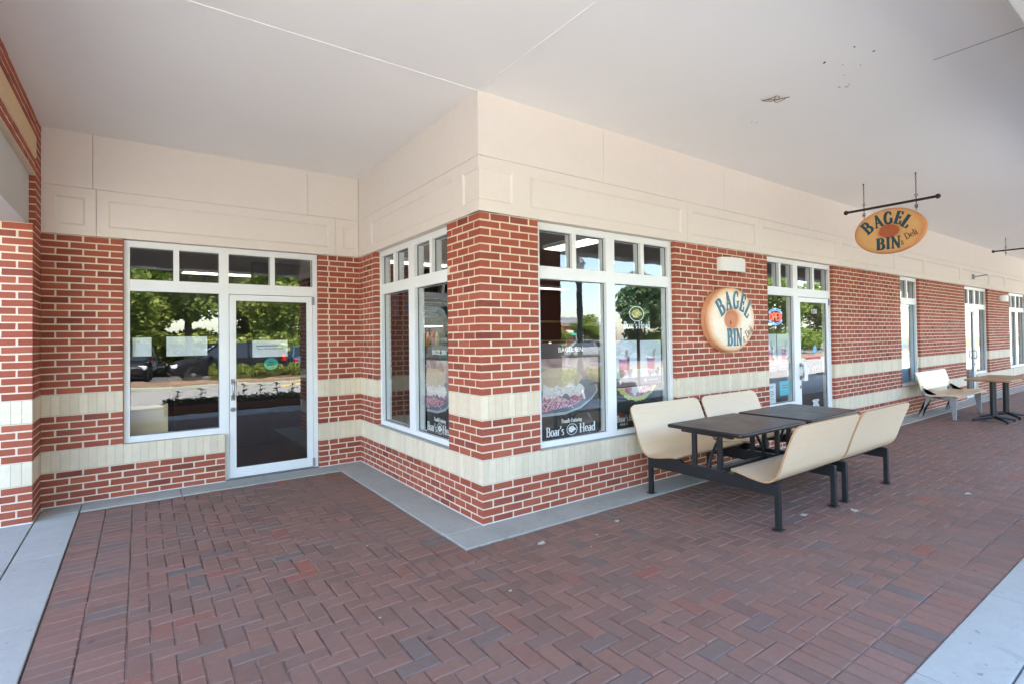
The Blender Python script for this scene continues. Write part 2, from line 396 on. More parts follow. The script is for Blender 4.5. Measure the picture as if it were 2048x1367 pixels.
# ------------------------------------------------------------------ ground, road, paving
D = 3.1023; XL = -3.025; ZC = 3.665; ZB = 2.642; CO = 0.06774; BL = 0.2032
ground = struct(MB().box(-160, 220, -260, 120, -0.9, -0.165).build('ground', 'ground'), 'wide flat ground around the shopping centre')
road = struct(MB().box(-70, 90, -13.0, -6.3, -0.6, -0.13).build('road', 'asphalt'), 'grey asphalt lane in front of the shops')
lot = struct(MB().box(-70, 90, -60.0, -17.4, -0.6, -0.125).build('car_park', 'asphalt_dark'), 'asphalt car park across the lane')
mb = MB()
for i in range(-14, 20): mb.box(i*2.7-0.05, i*2.7+0.05, -23.0, -17.9, -0.1245, -0.121)
mb.build('bay_line', 'paint_white', lot)
lane = MB().box(2.1, 5.2, -12.9, -12.3, -0.1295, -0.126).build('kerb_marking', 'paint_yellow', road)
isl = struct(MB().box(-70, 90, -17.4, -13.15, -0.6, 0.0).build('planting_island', 'mulch'), 'mulched planting island between lane and car park')
MB().box(-70, 90, -13.75, -13.16, -0.3, 0.02).build('grass_strip', 'grass', isl)
kb = MB(); kb.box(-70, 90, -13.15, -13.0, -0.6, 0.03); kb.build('kerb', 'concrete', isl, bevel=0.02)
walk = struct(MB().box(-30, 45, -6.2, -3.86, -0.5, -0.12).build('pavement', 'concrete'), 'concrete pavement outside the arcade')
kb = MB(); kb.box(-30, 45, -6.35, -6.203, -0.6, -0.115); kb.build('kerb', 'concrete', walk, bevel=0.02)
left_walk = struct(MB().box(-12, -3.445, -3.857, 4.0, -0.5, -0.006).build('side_pavement', 'concrete'), 'concrete pavement beyond the left pier')

paving = struct(MB().box(-2.722, 26, -2.947, 2.752, -0.3, -0.0095).build('brick_paving', 'joint_sand'), 'red brick paving of the arcade')
JW = 0.0052
def paver_mesh(l, w, var):
    q = random.Random(var*31+7)
    c = 0.0055; h = 0.055; mbp = MB(); a, b = l/2-JW/2, w/2-JW/2
    j = lambda: q.uniform(-0.0011, 0.0011)
    lo = [(-a, -b), (a, -b), (a, b), (-a, b)]; hi = [(-a+c, -b+c), (a-c, -b+c), (a-c, b-c), (-a+c, b-c)]
    vs = [(x, y, -h) for x, y in lo]+[(x+j(), y+j(), -c*1.25) for x, y in lo]+[(x+j(), y+j(), q.uniform(-0.0006, 0.0006)) for x, y in hi]
    fs = [(0,1,5,4),(1,2,6,5),(2,3,7,6),(3,0,4,7),(4,5,9,8),(5,6,10,9),(6,7,11,10),(7,4,8,11),(8,9,10,11)]
    mbp.add(vs, fs); return mbp
PV_ = []   # (cx, cy, lx, ly)
U = 0.1016
X0, Y0 = -2.33, -2.52
NX, NY = -0.762, -0.56
def clip(x0, x1, y0, y1):
    x0, x1 = max(x0, X0), min(x1, 25.8); y0, y1 = max(y0, Y0), min(y1, 2.545)
    if x1-x0 < 0.012 or y1-y0 < 0.012: return None
    if x1 > NX and y1 > NY:
        if NX-x0 > 0.012 and (NX-x0)*(y1-y0) >= (NY-y0)*(x1-x0): x1 = NX
        elif NY-y0 > 0.012: y1 = NY
        else: return None
    return (x0, x1, y0, y1)
for jr in range(-1, 52):
    for mm in range(-20, 90):
        xs = (-jr+4*mm)*U+X0; ys = Y0+jr*U-2*U*0
        for (x0, x1, y0, y1) in ((xs, xs+2*U, ys, ys+U), (xs+2*U, xs+3*U, ys, ys+2*U)):
            q = clip(x0, x1, y0, y1)
            if q: PV_.append(((q[0]+q[1])/2, (q[2]+q[3])/2, q[1]-q[0], q[3]-q[2]))
def course(along, a0, a1, b0, b1, off=0.0):
    n = int(round((a1-a0)/U)); w = (a1-a0)/n
    for i in range(n):
        a = a0+(i+0.5)*w
        if along == 'x': PV_.append((a, (b0+b1)/2, w, b1-b0))
        else: PV_.append(((b0+b1)/2, a, b1-b0, w))
for row in ((-2.722, -2.528), (-2.528, X0)): course('y', -2.52, 2.752, *row)      # left border, two rows
for row in ((-2.947, -2.735), (-2.735, Y0)): course('x', -2.722, 25.8, *row)      # outer border, two rows
course('x', X0, -0.355, 2.548, 2.752)                                            # along the back wall
for row in ((-0.762, -0.559), (-0.559, -0.356)): course('y', -0.356, 2.548, *row) # along the side wall
course('x', -0.762, 25.8, -0.56, -0.357)                                         # along the front wall
rng2 = random.Random(3); cache = {}
PV_.sort(key=lambda t: -view_size((t[0], t[1], 0), (t[2]*t[3])**0.5))
rest = MB()
for i, (cx, cy, lx, ly) in enumerate(PV_):
    dz = rng2.gauss(0, 0.0009); rx, ry, rz = rng2.gauss(0, 0.004), rng2.gauss(0, 0.004), rng2.gauss(0, 0.006)
    if cx > 9: dz *= 0.5
    if i < 300:
        var = i % 5; key = (round(lx, 3), round(ly, 3), var)
        if key not in cache: cache[key] = paver_mesh(lx, ly, var).mesh('paver', 'paver')
        o = link('paver', cache[key], paving); o.location = (cx, cy, dz); o.rotation_euler = (rx, ry, rz)
    else:
        pm = paver_mesh(lx, ly, i % 23); rot = Matrix.Rotation(rz, 3, 'Z') @ Matrix.Rotation(rx, 3, 'X') @ Matrix.Rotation(ry, 3, 'Y')
        rest.add([tuple(rot @ Vector(v)+Vector((cx, cy, dz))) for v in pm.v], pm.f, rng2.random())
stuff(rest.build('paver_field', 'paver', paving, attr=True, recalc=False))
# concrete strips round the walls: slabs with narrow joints
def slabs(name, rects, z, label):
    root = struct(empty(name), label)
    for (x0, x1, y0, y1) in rects:
        MB().box(x0+0.0025, x1-0.0025, y0+0.0025, y1-0.0025, -0.2, z+rng.uniform(-0.001, 0.001)).build('slab', 'concrete', root, bevel=0.006, seg=2)
    return root
rects = [(-0.352, 0.005, -0.352, 0.005)] + [(-0.352, 0.005, 0.005+i*1.03, 0.005+(i+1)*1.03) for i in range(2)] + [(-0.352, 0.005, 2.065, 3.11)]
rects += [(-2.722+i*0.79, -2.722+(i+1)*0.79, 2.755, 3.112) for i in range(3)]
rects += [(0.005+i*1.43, 0.005+(i+1)*1.43, -0.352, 0.006) for i in range(18)]
slabs('wall_strip', rects, 0.008, 'grey concrete strip along the foot of the shop walls')
rects = [(-3.015, -2.725, 1.52-i*1.25, 2.77-i*1.25) for i in range(4)] + [(-3.012, -2.725, 2.77, 3.115)]
rects += [(-3.44, -3.018, 2.62-(i+1)*1.6, 2.62-i*1.6) for i in range(4)]
slabs('left_strip', rects, 0.006, 'grey concrete strip under the left beam')
x = -3.015; rects = []
while x < 25.5:
    rects += [(x, x+1.19, -3.25, -2.95), (x, x+1.19, -3.855, -3.253)]; x += 1.19
slabs('outer_strip', rects, 0.006, 'pale concrete strip along the open edge of the arcade')

# ------------------------------------------------------------------ the shop building
bld = tag(empty('shop_building'), 'red brick shop building with cream bands, white windows and an arcade', 'building')
Tf = lambda u, d, z: (u, d, z)             # front wall, faces -Y
Tb = lambda u, d, z: (u, D+d, z)           # back wall of the recess, faces -Y
Ts = lambda u, d, z: (d, u, z)             # side wall of the recess, faces -X
wall = MB(); ft = 0.012
def backing(T, u0, u1, ops, mort=0.0028, zt=ZB, zb=-0.1):
    """mortar backing with openings ops = (u0, u1, z0)"""
    u = u0
    for a, b, z in sorted(ops):
        if a > u: wall.tbox(T, u, a-0.004, mort, 0.19, zb, zt)
        if z > 0: wall.tbox(T, a-0.003, b+0.003, mort+0.0006, 0.19, zb, z-0.004)
        u = b+0.004
    if u1 > u: wall.tbox(T, u, u1, mort, 0.19, zb, zt)
OPF = [(0.61, 2.535, 8*CO), (4.47, 6.38, 0), (9.09, 10.05, 8*CO), (12.92, 14.78, 0), (16.8, 18.7, 8*CO), (20.7, 22.6, 8*CO)]
OPFd = [(4.47, 5.40, 8*CO), (13.83, 14.78, 8*CO)]   # sills beside the doors
OPB = [(-2.41, -1.515, 8*CO), (-1.515, -0.51, 0)]
OPS = [(0.61, 2.51, 8*CO)]
FEND = 26.0
backing(Tf, 0.0028, FEND, [(0.61, 2.535, 8*CO), (4.47, 5.35, 8*CO), (5.35, 6.38, 0), (9.09, 10.05, 8*CO), (12.92, 13.83, 0), (13.83, 14.78, 8*CO), (16.8, 18.7, 8*CO), (20.7, 22.6, 8*CO)])
OPF = [(0.61, 2.535, 8), (4.47, 5.35, 8), (5.35, 6.38, 0), (9.09, 10.05, 8), (12.92, 13.83, 0), (13.83, 14.78, 8), (16.8, 18.7, 8), (20.7, 22.6, 8)]
backing(Tb, XL, 0.18, OPB); OPB = [(-2.41, -1.515, 8), (-1.515, -0.51, 0)]
backing(Ts, 0.19, D+0.1, OPS); OPS = [(0.61, 2.51, 8)]
wall.box(-3.44, XL-0.0028, 2.615+0.0028, D+0.19, -0.1, ZB)                       # left pier core
wall.box(-3.44, XL-0.0028, 2.786, D+0.19, ZB, ZC)
wallo = wall.build('brick_wall', 'mortar', bld)

BR = []   # (pos, theta, length, height, kind)
BJ, HJ = 0.0128, 0.0150
DEPTH = 0.0930
def spans(u0, u1, ops, ci):
    out = [(u0, u1)]
    for a, b, c in ops:
        if ci >= c:
            nx = []
            for p, q in out:
                if b <= p or a >= q: nx.append((p, q)); continue
                if a > p: nx.append((p, a))
                if b < q: nx.append((b, q))
            out = nx
    return out
def place(T, theta, u, d, z, l, h, kind, outward):
    p = Vector(T(u, d, z)); BR.append((p, theta, l, h, kind))
def lay(T, theta, u0, u1, ops, phase, courses=range(39), z0=0.0, skip0=False, skip1=False, bands=True):
    """running bond courses between u0 and u1; phase 0 starts with a half brick in even courses"""
    for ci in courses:
        z = z0+(ci+0.5)*CO
        if bands and (5 <= ci <= 7 or 13 <= ci <= 15):
            if ci in (6, 14):
                for p, q in spans(u0, u1, ops, ci):
                    n = max(1, int(round((q-p)/CO))); w = (q-p)/n
                    for i in range(n): BR.append((Vector(T(p+(i+0.5)*w, 0, z)), theta, w, 3*CO, 1))
            continue
        off = BL/2 if (ci+phase) % 2 == 0 else 0.0
        for p, q in spans(u0, u1, ops, ci):
            e = math.floor((p-u0-off)/BL)*BL+off+u0; cuts = [p]
            while e < q-1e-6:
                if e > p+1e-6: cuts.append(e)
                e += BL
            cuts.append(q)
            if len(cuts) > 2 and cuts[1]-cuts[0] < 0.022: cuts.pop(1)
            if len(cuts) > 2 and cuts[-1]-cuts[-2] < 0.022: cuts.pop(-2)
            if len(cuts) > 3 and cuts[1]-cuts[0] < 0.07: cuts[1] = (cuts[0]+cuts[2])/2
            if len(cuts) > 3 and cuts[-1]-cuts[-2] < 0.07: cuts[-2] = (cuts[-1]+cuts[-3])/2
            for a, b in zip(cuts[:-1], cuts[1:]):
                if b-a > 0.03 and not (skip0 and a == u0 and b-a < 0.15) and not (skip1 and b == u1 and b-a < 0.15):
                    a_, b_ = (a-HJ/2 if a == p else a), (b+HJ/2 if b == q else b)
                    BR.append((Vector(T((a_+b_)/2, 0, z)), theta, b_-a_, CO, 0))
lay(Tf, 0, 0.0, FEND, OPF, 0, skip0=True)
lay(Ts, -math.pi/2, 0.0, D, OPS, 1, skip0=True)
lay(Tb, 0, XL+0.0, 0.0, OPB, 0)
Tpf = lambda u, d, z: (u, 2.615+d, z); Tps = lambda u, d, z: (XL-d, u, z)
lay(Tpf, 0, XL-2*BL, XL, [], 1, skip1=True)                                   # left pier, front
lay(Tps, math.pi/2, 2.615, D, [], 0, skip0=True)                            # left pier, side
lay(Tps, math.pi/2, 2.78, D, [], 0, range(39, 54), bands=False)
# brick over the left beam
BZ = ZC-8*CO
lay(Tps, math.pi/2, -3.2, 2.78, [], 0, range(0, 2), BZ, bands=False)
lay(Tps, math.pi/2, -3.2, 2.78, [], 0, range(5, 8), BZ, bands=False)
def brick_mesh(l, h, kind, var):
    q = random.Random(var*17+kind*5+3)
    bj, hj = (BJ, HJ) if kind == 0 else (0.010, 0.0042)
    a, b = l/2-hj/2, h/2-bj/2; c = 0.0026 if kind == 0 else 0.0022
    am = 0.0016 if kind == 0 else 0.0005
    j = lambda: q.uniform(-am, am)
    lo = [(-a, -b), (a, -b), (a, b), (-a, b)]; hi = [(-a+c, -b+c), (a-c, -b+c), (a-c, b-c), (-a+c, b-c)]
    vs = [(x, DEPTH, z) for x, z in lo]+[(x+j(), c*0.8, z+j()) for x, z in lo]+[(x+j(), q.uniform(-0.0006, 0.0006), z+j()) for x, z in hi]
    fs = [(0,4,5,1),(1,5,6,2),(2,6,7,3),(3,7,4,0),(4,8,9,5),(5,9,10,6),(6,10,11,7),(7,11,8,4),(8,11,10,9)]
    mbb = MB(); mbb.add(vs, [f_[::-1] for f_ in fs]); return mbb
cache = {}
for kind, nm, mat in ((0, 'brick', 'brick'), (1, 'soldier_brick', 'cream_brick')):
    lst = [t for t in BR if t[4] == kind]
    lst.sort(key=lambda t: -view_size(t[0], (t[2]*t[3])**0.5))
    rest = MB(); q = random.Random(11+kind)
    for i, (p, th, l, h, kd) in enumerate(lst):
        rot = Matrix.Rotation(th, 3, 'Z'); outw = rot @ Vector((0, -1, 0))
        p = p+outw*q.gauss(0, 0.0008 if kind == 0 else 0.0004); rz = th+q.gauss(0, 0.003 if kind == 0 else 0.001); ry = q.gauss(0, 0.004 if kind == 0 else 0.0015)
        if i < 300:
            key = (round(l, 3), kind, i % 6)
            if key not in cache: cache[key] = brick_mesh(l, h, kind, i % 6).mesh(nm, mat)
            o = link(nm, cache[key], wallo); o.location = p; o.rotation_euler = (0, ry, rz)
        else:
            bmk = brick_mesh(l, h, kind, i % 29); R3 = Matrix.Rotation(rz, 3, 'Z') @ Matrix.Rotation(ry, 3, 'Y')
            rest.add([tuple(R3 @ Vector(v)+p) for v in bmk.v], bmk.f, q.random())
    stuff(rest.build('brick_courses' if kind == 0 else 'soldier_course', mat, wallo, attr=True))
sk = MB()
for T, u0, u1, gaps in ((Tf, 0.0, FEND, [(5.35, 6.38), (12.92, 13.83)]), (Tb, XL, 0.0, [(-1.515, -0.51)]), (Ts, 0.0, D, []), (Tpf, -3.43, XL, []), (Tps, 2.615, D, [])):
    u = u0
    for a_, b_ in gaps+[(u1, u1)]:
        sk.tbox(T, u, a_, -0.004, 0.02, 0.004, 0.0165); u = b_
sk.build('sealant', 'mortar_white', bld)
# pale joint behind the soldier bands
sj = MB()
for T, u0, u1, ops in ((Tf, 0.0, FEND, OPF), (Tb, XL, 0.0, OPB), (Ts, 0.0, D, OPS), (Tpf, -3.44, XL, []), (Tps, 2.615, D, [])):
    for ci, za in ((6, 5*CO), (14, 13*CO)):
        for p, q in spans(u0, u1, ops, ci):
            sj.tbox(T, p+0.004, q-0.004, 0.0019, 0.03, za, za+3*CO)
sj.build('soldier_joint', 'cream_joint', bld)

# fascia boards above the brick
def fascia_board(T, u0, u1, z0, z1, panels=(), f=0.014, r=0.015, sl=0.016, corner0=False, corner1=False):
    """board from u0 to u1 with sunk panels (a, b); negative d is proud of the brick"""
    mbf = MB(); zp0, zp1 = 2.742, 3.017
    def quad(a, b, c, d): mbf.add([T(*a), T(*b), T(*c), T(*d)], [(0,1,2,3)])
    def flat(a, b, c, d):
        if b-a > 1e-4 and d-c > 1e-4: quad((a,-f,c),(b,-f,c),(b,-f,d),(a,-f,d))
    us, ue = (u0-f if corner0 else u0), (u1+f if corner1 else u1)
    if panels:
        flat(us, ue, z0, zp0); flat(us, ue, zp1, z1); u = us
        for a, b in panels:
            ca = corner0 and a <= u0; cb = corner1 and b >= u1
            A, B = (us, a+sl) if not ca else (us, us+r), (b-sl, b) if not cb else (ue-r, ue)
            a_o = us if ca else a; a_i = us+r if ca else a+sl
            b_o = ue if cb else b; b_i = ue-r if cb else b-sl
            flat(u, a_o, zp0, zp1); u = b_o; dd = -f+r
            quad((a_i,dd,zp0+sl),(b_i,dd,zp0+sl),(b_i,dd,zp1-sl),(a_i,dd,zp1-sl))
            quad((a_o,-f,zp0),(b_o,-f,zp0),(b_i,dd,zp0+sl),(a_i,dd,zp0+sl))
            quad((a_o,-f,zp1),(a_i,dd,zp1-sl),(b_i,dd,zp1-sl),(b_o,-f,zp1))
            if not ca: quad((a_o,-f,zp0),(a_i,dd,zp0+sl),(a_i,dd,zp1-sl),(a_o,-f,zp1))
            if not cb: quad((b_o,-f,zp0),(b_o,-f,zp1),(b_i,dd,zp1-sl),(b_i,dd,zp0+sl))
        flat(u, ue, zp0, zp1)
    else: flat(us, ue, z0, z1)
    # edges and back
    quad((us,-f,z0),(us,0.18,z0),(ue,0.18,z0),(ue,-f,z0)); quad((us,-f,z1),(ue,-f,z1),(ue,0.18,z1),(us,0.18,z1))
    if not corner0: quad((us,-f,z0),(us,-f,z1),(us,0.18,z1),(us,0.18,z0))
    if not corner1: quad((ue,-f,z0),(ue,0.18,z0),(ue,0.18,z1),(ue,-f,z1))
    me = mbf.mesh('fascia_board', 'fascia', recalc=False)
    bm = bmesh.new(); bm.from_mesh(me); bmesh.ops.remove_doubles(bm, verts=bm.verts[:], dist=1e-5); bmesh.ops.recalc_face_normals(bm, faces=bm.faces[:]); bm.to_mesh(me); bm.free()
    return link('fascia_board', me, bld)
g = 0.0018; ZT = 3.116
fj = [0.0, 2.757, 4.263, 6.583, 8.90, 10.38, 12.66, 14.95, 16.42, 18.75, 20.3, 22.6, 24.2, FEND]
pn = {0: [(-1, 0.33), (0.522, 2.655)]}
for i in range(len(fj)-1):
    a, b = fj[i], fj[i+1]
    ps = pn.get(i, [(a+0.10, b-0.09)])
    fascia_board(Tf, a+(g if i else 0), b-g, ZB+0.004, ZT-g, ps, corner0=(i == 0))
uj = [0.0, 1.438, 3.488, 5.6, 7.65, 9.7, 11.75, 13.8, 15.85, 17.9, 20, 22, 24, FEND]
for i in range(len(uj)-1): fascia_board(Tf, uj[i]+(g if i else 0), uj[i+1]-g, ZT+g, ZC+0.01, corner0=(i == 0))
fascia_board(Ts, 0, D-0.016, ZB+0.004, ZT-g, [(-1, 0.266), (0.463, 2.625), (2.82, 5)][:2], corner0=True)
fascia_board(Ts, 0, D-0.016, ZT+g, ZC+0.01, corner0=True)
for a, b, ps in ((XL, -2.6225, [(-2.924, -2.707)]), (-2.6185, -0.3045, [(-2.528, -0.385)]), (-0.301, -0.016, [(-0.208, -0.05)])):
    fascia_board(Tb, a, b, ZB+0.004, ZT-g, ps)
for a, b in ((XL, -2.649), (-2.6455, -0.631), (-0.6275, -0.016)): fascia_board(Tb, a, b, ZT+g, ZC+0.01)

# ceiling of the arcade
def ceil_panel(x0, x1, y0, y1):
    MB().box(x0+0.002, x1-0.002, y0+0.002, y1-0.002, ZC, ZC+0.1).build('ceiling_panel', 'soffit', bld, bevel=0.0018, seg=1)
ceil_panel(-3.44, 0.0, 0.0, D+0.2); ceil_panel(-3.44, 0.0, -3.30, 0.0)
ceil_panel(0.0, 13.0, -3.30, 0.01); ceil_panel(13.0, FEND, -3.30, 0.01)
MB().box(-3.44, FEND, -3.7, 12.0, ZC+0.102, 6.9).build('roof', 'fascia', bld)  # unseen upper mass, height shaped for the shadow it throws outside
MB().box(-0.012, 0.0035, -3.26, -0.02, ZC-0.004, ZC+0.001).build('ceiling_bead', 'soffit', bld)
MB().box(-3.0, -0.02, -0.009, 0.003, ZC-0.005, ZC+0.001).build('ceiling_bead', 'soffit', bld)
MB().box(2.5775, 2.5825, -3.26, -2.5, ZC-0.0012, ZC+0.001).build('ceiling_crack', 'dark_hole', bld)
# beams
MB().box(-3.44, FEND, -3.70, -3.262, 3.12, ZC+0.10).build('outer_beam', 'beam_grey', bld, bevel=0.01)
lb = MB(); lb.box(-3.44, XL-0.045, -3.26, 2.775, 2.65, BZ-0.002); lb.build('beam_panel', 'beam_grey', bld, bevel=0.004)
MB().box(-3.44, XL-0.0028, -3.26, 2.778, BZ, ZC).build('beam_core', 'mortar', bld)
MB().box(XL-0.02, XL+0.004, -3.2, 2.776, BZ+2*CO+0.004, BZ+5*CO-0.004).build('stone_band', 'band_stone', bld, bevel=0.003)
MB().box(-3.43, XL-0.0475, 2.62, 2.80, 2.648, 2.66).build('beam_seat', 'beam_grey', bld)
MB().box(-16.0, -3.445, 2.63, 11.9, -0.1, 8.6).build('added_shade_wing', 'far_brick', bld)  # unseen block added to keep the sun off the left pavement
# arcade columns along the open edge
for cx in (3.28, 9.5, 15.7, 21.9):
    c = MB().box(cx-0.37, cx+0.37, -3.80, -3.262, -0.02, 3.12).build('column', 'far_brick', bld, bevel=0.006)
    for za in (5*CO, 13*CO): MB().box(cx-0.374, cx+0.374, -3.804, -3.258, za, za+3*CO).build('column_band', 'cream_brick', c)
# shop interior shell
sh = MB(); sh.box(-3.3, FEND, 0.195, 9.0, -0.1, 0.003)
MB().box(0.19, FEND, 0.19, D+0.2, -0.1, 0.003).build('shop_floor', 'inner_floor', bld)
MB().box(-3.44, FEND, D+0.2, 9.0, -0.1, 0.003).build('shop_floor', 'inner_floor', bld)
MB().box(0.185, FEND, 0.185, 9.0, 2.80, 2.9).build('shop_ceiling', 'inner_ceiling', bld)
MB().box(-3.44, 0.184, D+0.185, 9.0, 2.80, 2.9).build('shop_ceiling', 'inner_ceiling', bld)
MB().box(-3.44, FEND, 9.0, 9.2, -0.1, 3.6).build('shop_wall', 'inner_wall', bld)
MB().box(-3.54, -3.442, D+0.19, 9.0, -0.1, 3.6).build('shop_wall', 'inner_wall', bld)
MB().box(7.6, 7.8, 0.2, 8.99, 0.004, 2.799).build('shop_wall', 'inner_wall', bld)
MB().box(15.6, 15.8, 0.2, 8.99, 0.004, 2.799).build('shop_wall', 'inner_wall', bld)
MB().box(FEND-0.2, FEND, 0.2, 8.99, 0.004, 3.6).build('shop_wall', 'inner_wall', bld)

# ------------------------------------------------------------------ windows and doors
FD0, GLD, FD1 = 0.05, 0.098, 0.165
def pane(T, u0, u1, z0, z1, parent, d=GLD):
    MB().tbox(T, u0, u1, d, d+0.003, z0, z1).build('pane', 'glass', parent)
    gm = MB(); w = 0.008
    for (a, b, c, e) in ((u0, u1, z0, z0+w), (u0, u1, z1-w, z1), (u0, u0+w, z0+w, z1-w), (u1-w, u1, z0+w, z1-w)):
        gm.tbox(T, a, b, d-0.007, d-0.0005, c, e)
    gm.build('gasket', 'gasket', parent)
def frame_unit(T, name, us, zs, cells, rail=None):
    """us, zs: lists of member spans; members drawn full; cells are panes"""
    root_mb = MB()
    for (a, b, c, e, dd) in us: root_mb.tbox(T, a, b, FD0+dd, FD1-dd, c, e)
    for (a, b, c, e, dd) in zs: root_mb.tbox(T, a, b, FD0+dd, FD1-dd, c, e)
    w = root_mb.build(name, 'frame_white', bld, bevel=0.0022, seg=2)
    for (a, b, c, e) in cells: pane(T, a-0.004, b+0.004, c-0.004, e+0.004, w)
    return w
ZS = 8*CO; TR0, TR1, TOP = 2.115, 2.235, ZB-0.002
BOT = 0.606
def window(T, u0, u1, mulls, flip=False):
    """storefront window; mulls lists the wide mullion spans; each light gets a transom split in two"""
    vert = [(u0, u0+0.052, ZS, TOP, 0.0), (u1-0.052, u1, ZS, TOP, 0.0)]+[(a, b, ZS, TOP, 0.0) for a, b in mulls]
    ed = [u0+0.052]+[v for ab in mulls for v in ab]+[u1-0.052]
    hor = []; cells = []
    for i in range(0, len(ed), 2):
        a, b = ed[i], ed[i+1]
        hor += [(a, b, ZS, BOT, 0.0012), (a, b, TR0, TR1, 0.0012), (a, b, 2.572, TOP, 0.0012)]
        mid = (a+b)/2
        vert.append((mid-0.026, mid+0.026, TR1, 2.572, 0.0022))
        cells += [(a, b, BOT, TR0), (a, mid-0.026, TR1, 2.572), (mid+0.026, b, TR1, 2.572)]
    w = frame_unit(T, 'window', vert, hor, cells)
    MB().tbox(T, u0-0.002, u1+0.002, 0.028, FD0+0.02, ZS-0.003, ZS+0.012).build('sill', 'grey_metal', w)
    return w
def door_leaf(T, u0, u1, hinge_right, pull='handle'):
    mbd = MB(); a, b = u0+0.004, u1-0.004; z0, z1 = 0.018, TR0-0.006; s = 0.068
    for (p, q, c, e, dd) in ((a, a+s, z0, z1, 0), (b-s, b, z0, z1, 0), (a+s, b-s, z1-s, z1, 0.001), (a+s, b-s, z0, z0+0.112, 0.001)):
        mbd.tbox(T, p, q, FD0+0.006+dd, FD0+0.051-dd, c, e)
    d = mbd.build('door', 'frame_white', bld, bevel=0.002)
    pane(T, a+s-0.004, b-s+0.004, z0+0.108, z1-s+0.004, d, FD0+0.03)
    hu = (a+0.034) if hinge_right else (b-0.034)
    h = MB()
    def P3(u, dd, z): return Vector(T(u, dd, z))
    h.tube([P3(hu, FD0+0.006, 1.12), P3(hu, FD0-0.03, 1.115), P3(hu, FD0-0.045, 1.09), P3(hu, FD0-0.047, 1.03), P3(hu, FD0-0.045, 0.965), P3(hu, FD0-0.03, 0.94), P3(hu, FD0+0.006, 0.935)], 0.011, 8)
    h.tbox(T, hu-0.018, hu+0.018, FD0, FD0+0.007, 1.09, 1.15); h.tbox(T, hu-0.018, hu+0.018, FD0, FD0+0.007, 0.905, 0.965)
    h.build('handle', 'steel', d, smooth=True)
    lk = MB(); ring = [P3(hu+0.02*math.cos(t*math.pi/6), FD0+0.0, 0.80+0.02*math.sin(t*math.pi/6)) for t in range(12)]
    lk.tube(ring, 0.006, 6, closed=True); lk.tbox(T, hu-0.012, hu+0.012, FD0-0.002, FD0+0.007, 0.788, 0.812); lk.build('lock', 'steel', d, smooth=True)
    hx = b-0.01 if hinge_right else a-0.018
    for zc in (0.075, TR0-0.055):
        hg = MB(); hg.tbox(T, hx, hx+0.028, FD0-0.012, FD0+0.004, zc-0.05, zc+0.05); hg.build('hinge', 'grey_metal', d, bevel=0.004)
    return d
def entrance(T, u0, u1, split, hinge_right, side_first=True):
    """fixed sidelight and a door in one frame with a transom row; split = mullion span"""
    a, b = split
    vert = [(u0, u0+0.052, ZS if side_first else 0.0, TOP, 0), (u1-0.052, u1, 0.0 if side_first else ZS, TOP, 0), (a, b, 0.0, TOP, 0)]
    hor = []; cells = []
    lights = ((u0+0.052, a, side_first), (b, u1-0.052, not side_first))
    for p, q, fixed in lights:
        hor += [(p, q, TR0, TR1, 0.0012), (p, q, 2.572, TOP, 0.0012)]
        mid = (p+q)/2; vert.append((mid-0.026, mid+0.026, TR1, 2.572, 0.0022))
        cells += [(p, mid-0.026, TR1, 2.572), (mid+0.026, q, TR1, 2.572)]
        if fixed: hor.append((p, q, ZS, BOT, 0.0012)); cells.append((p, q, BOT, TR0))
    w = frame_unit(T, 'window', vert, hor, cells)
    p, q, _ = lights[1] if side_first else lights[0]
    MB().tbox(T, p-0.04, q+0.04, 0.02, FD1, 0.0, 0.014).build('threshold', 'steel', w)
    door_leaf(T, p, q, hinge_right); return w
window(Tf, 0.612, 2.533, [(1.51, 1.632)])
entrance(Tf, 4.472, 6.378, (5.245, 5.37), True)
window(Tf, 9.092, 10.048, [])
entrance(Tf, 12.922, 14.778, (13.80, 13.90), False, side_first=False)
window(Tf, 16.802, 18.698, [(17.69, 17.81)]); window(Tf, 20.702, 22.598, [(21.59, 21.71)])
window(Ts, 0.612, 2.508, [(1.48, 1.632)])
entrance(Tb, -2.408, -0.512, (-1.562, -1.468), True)

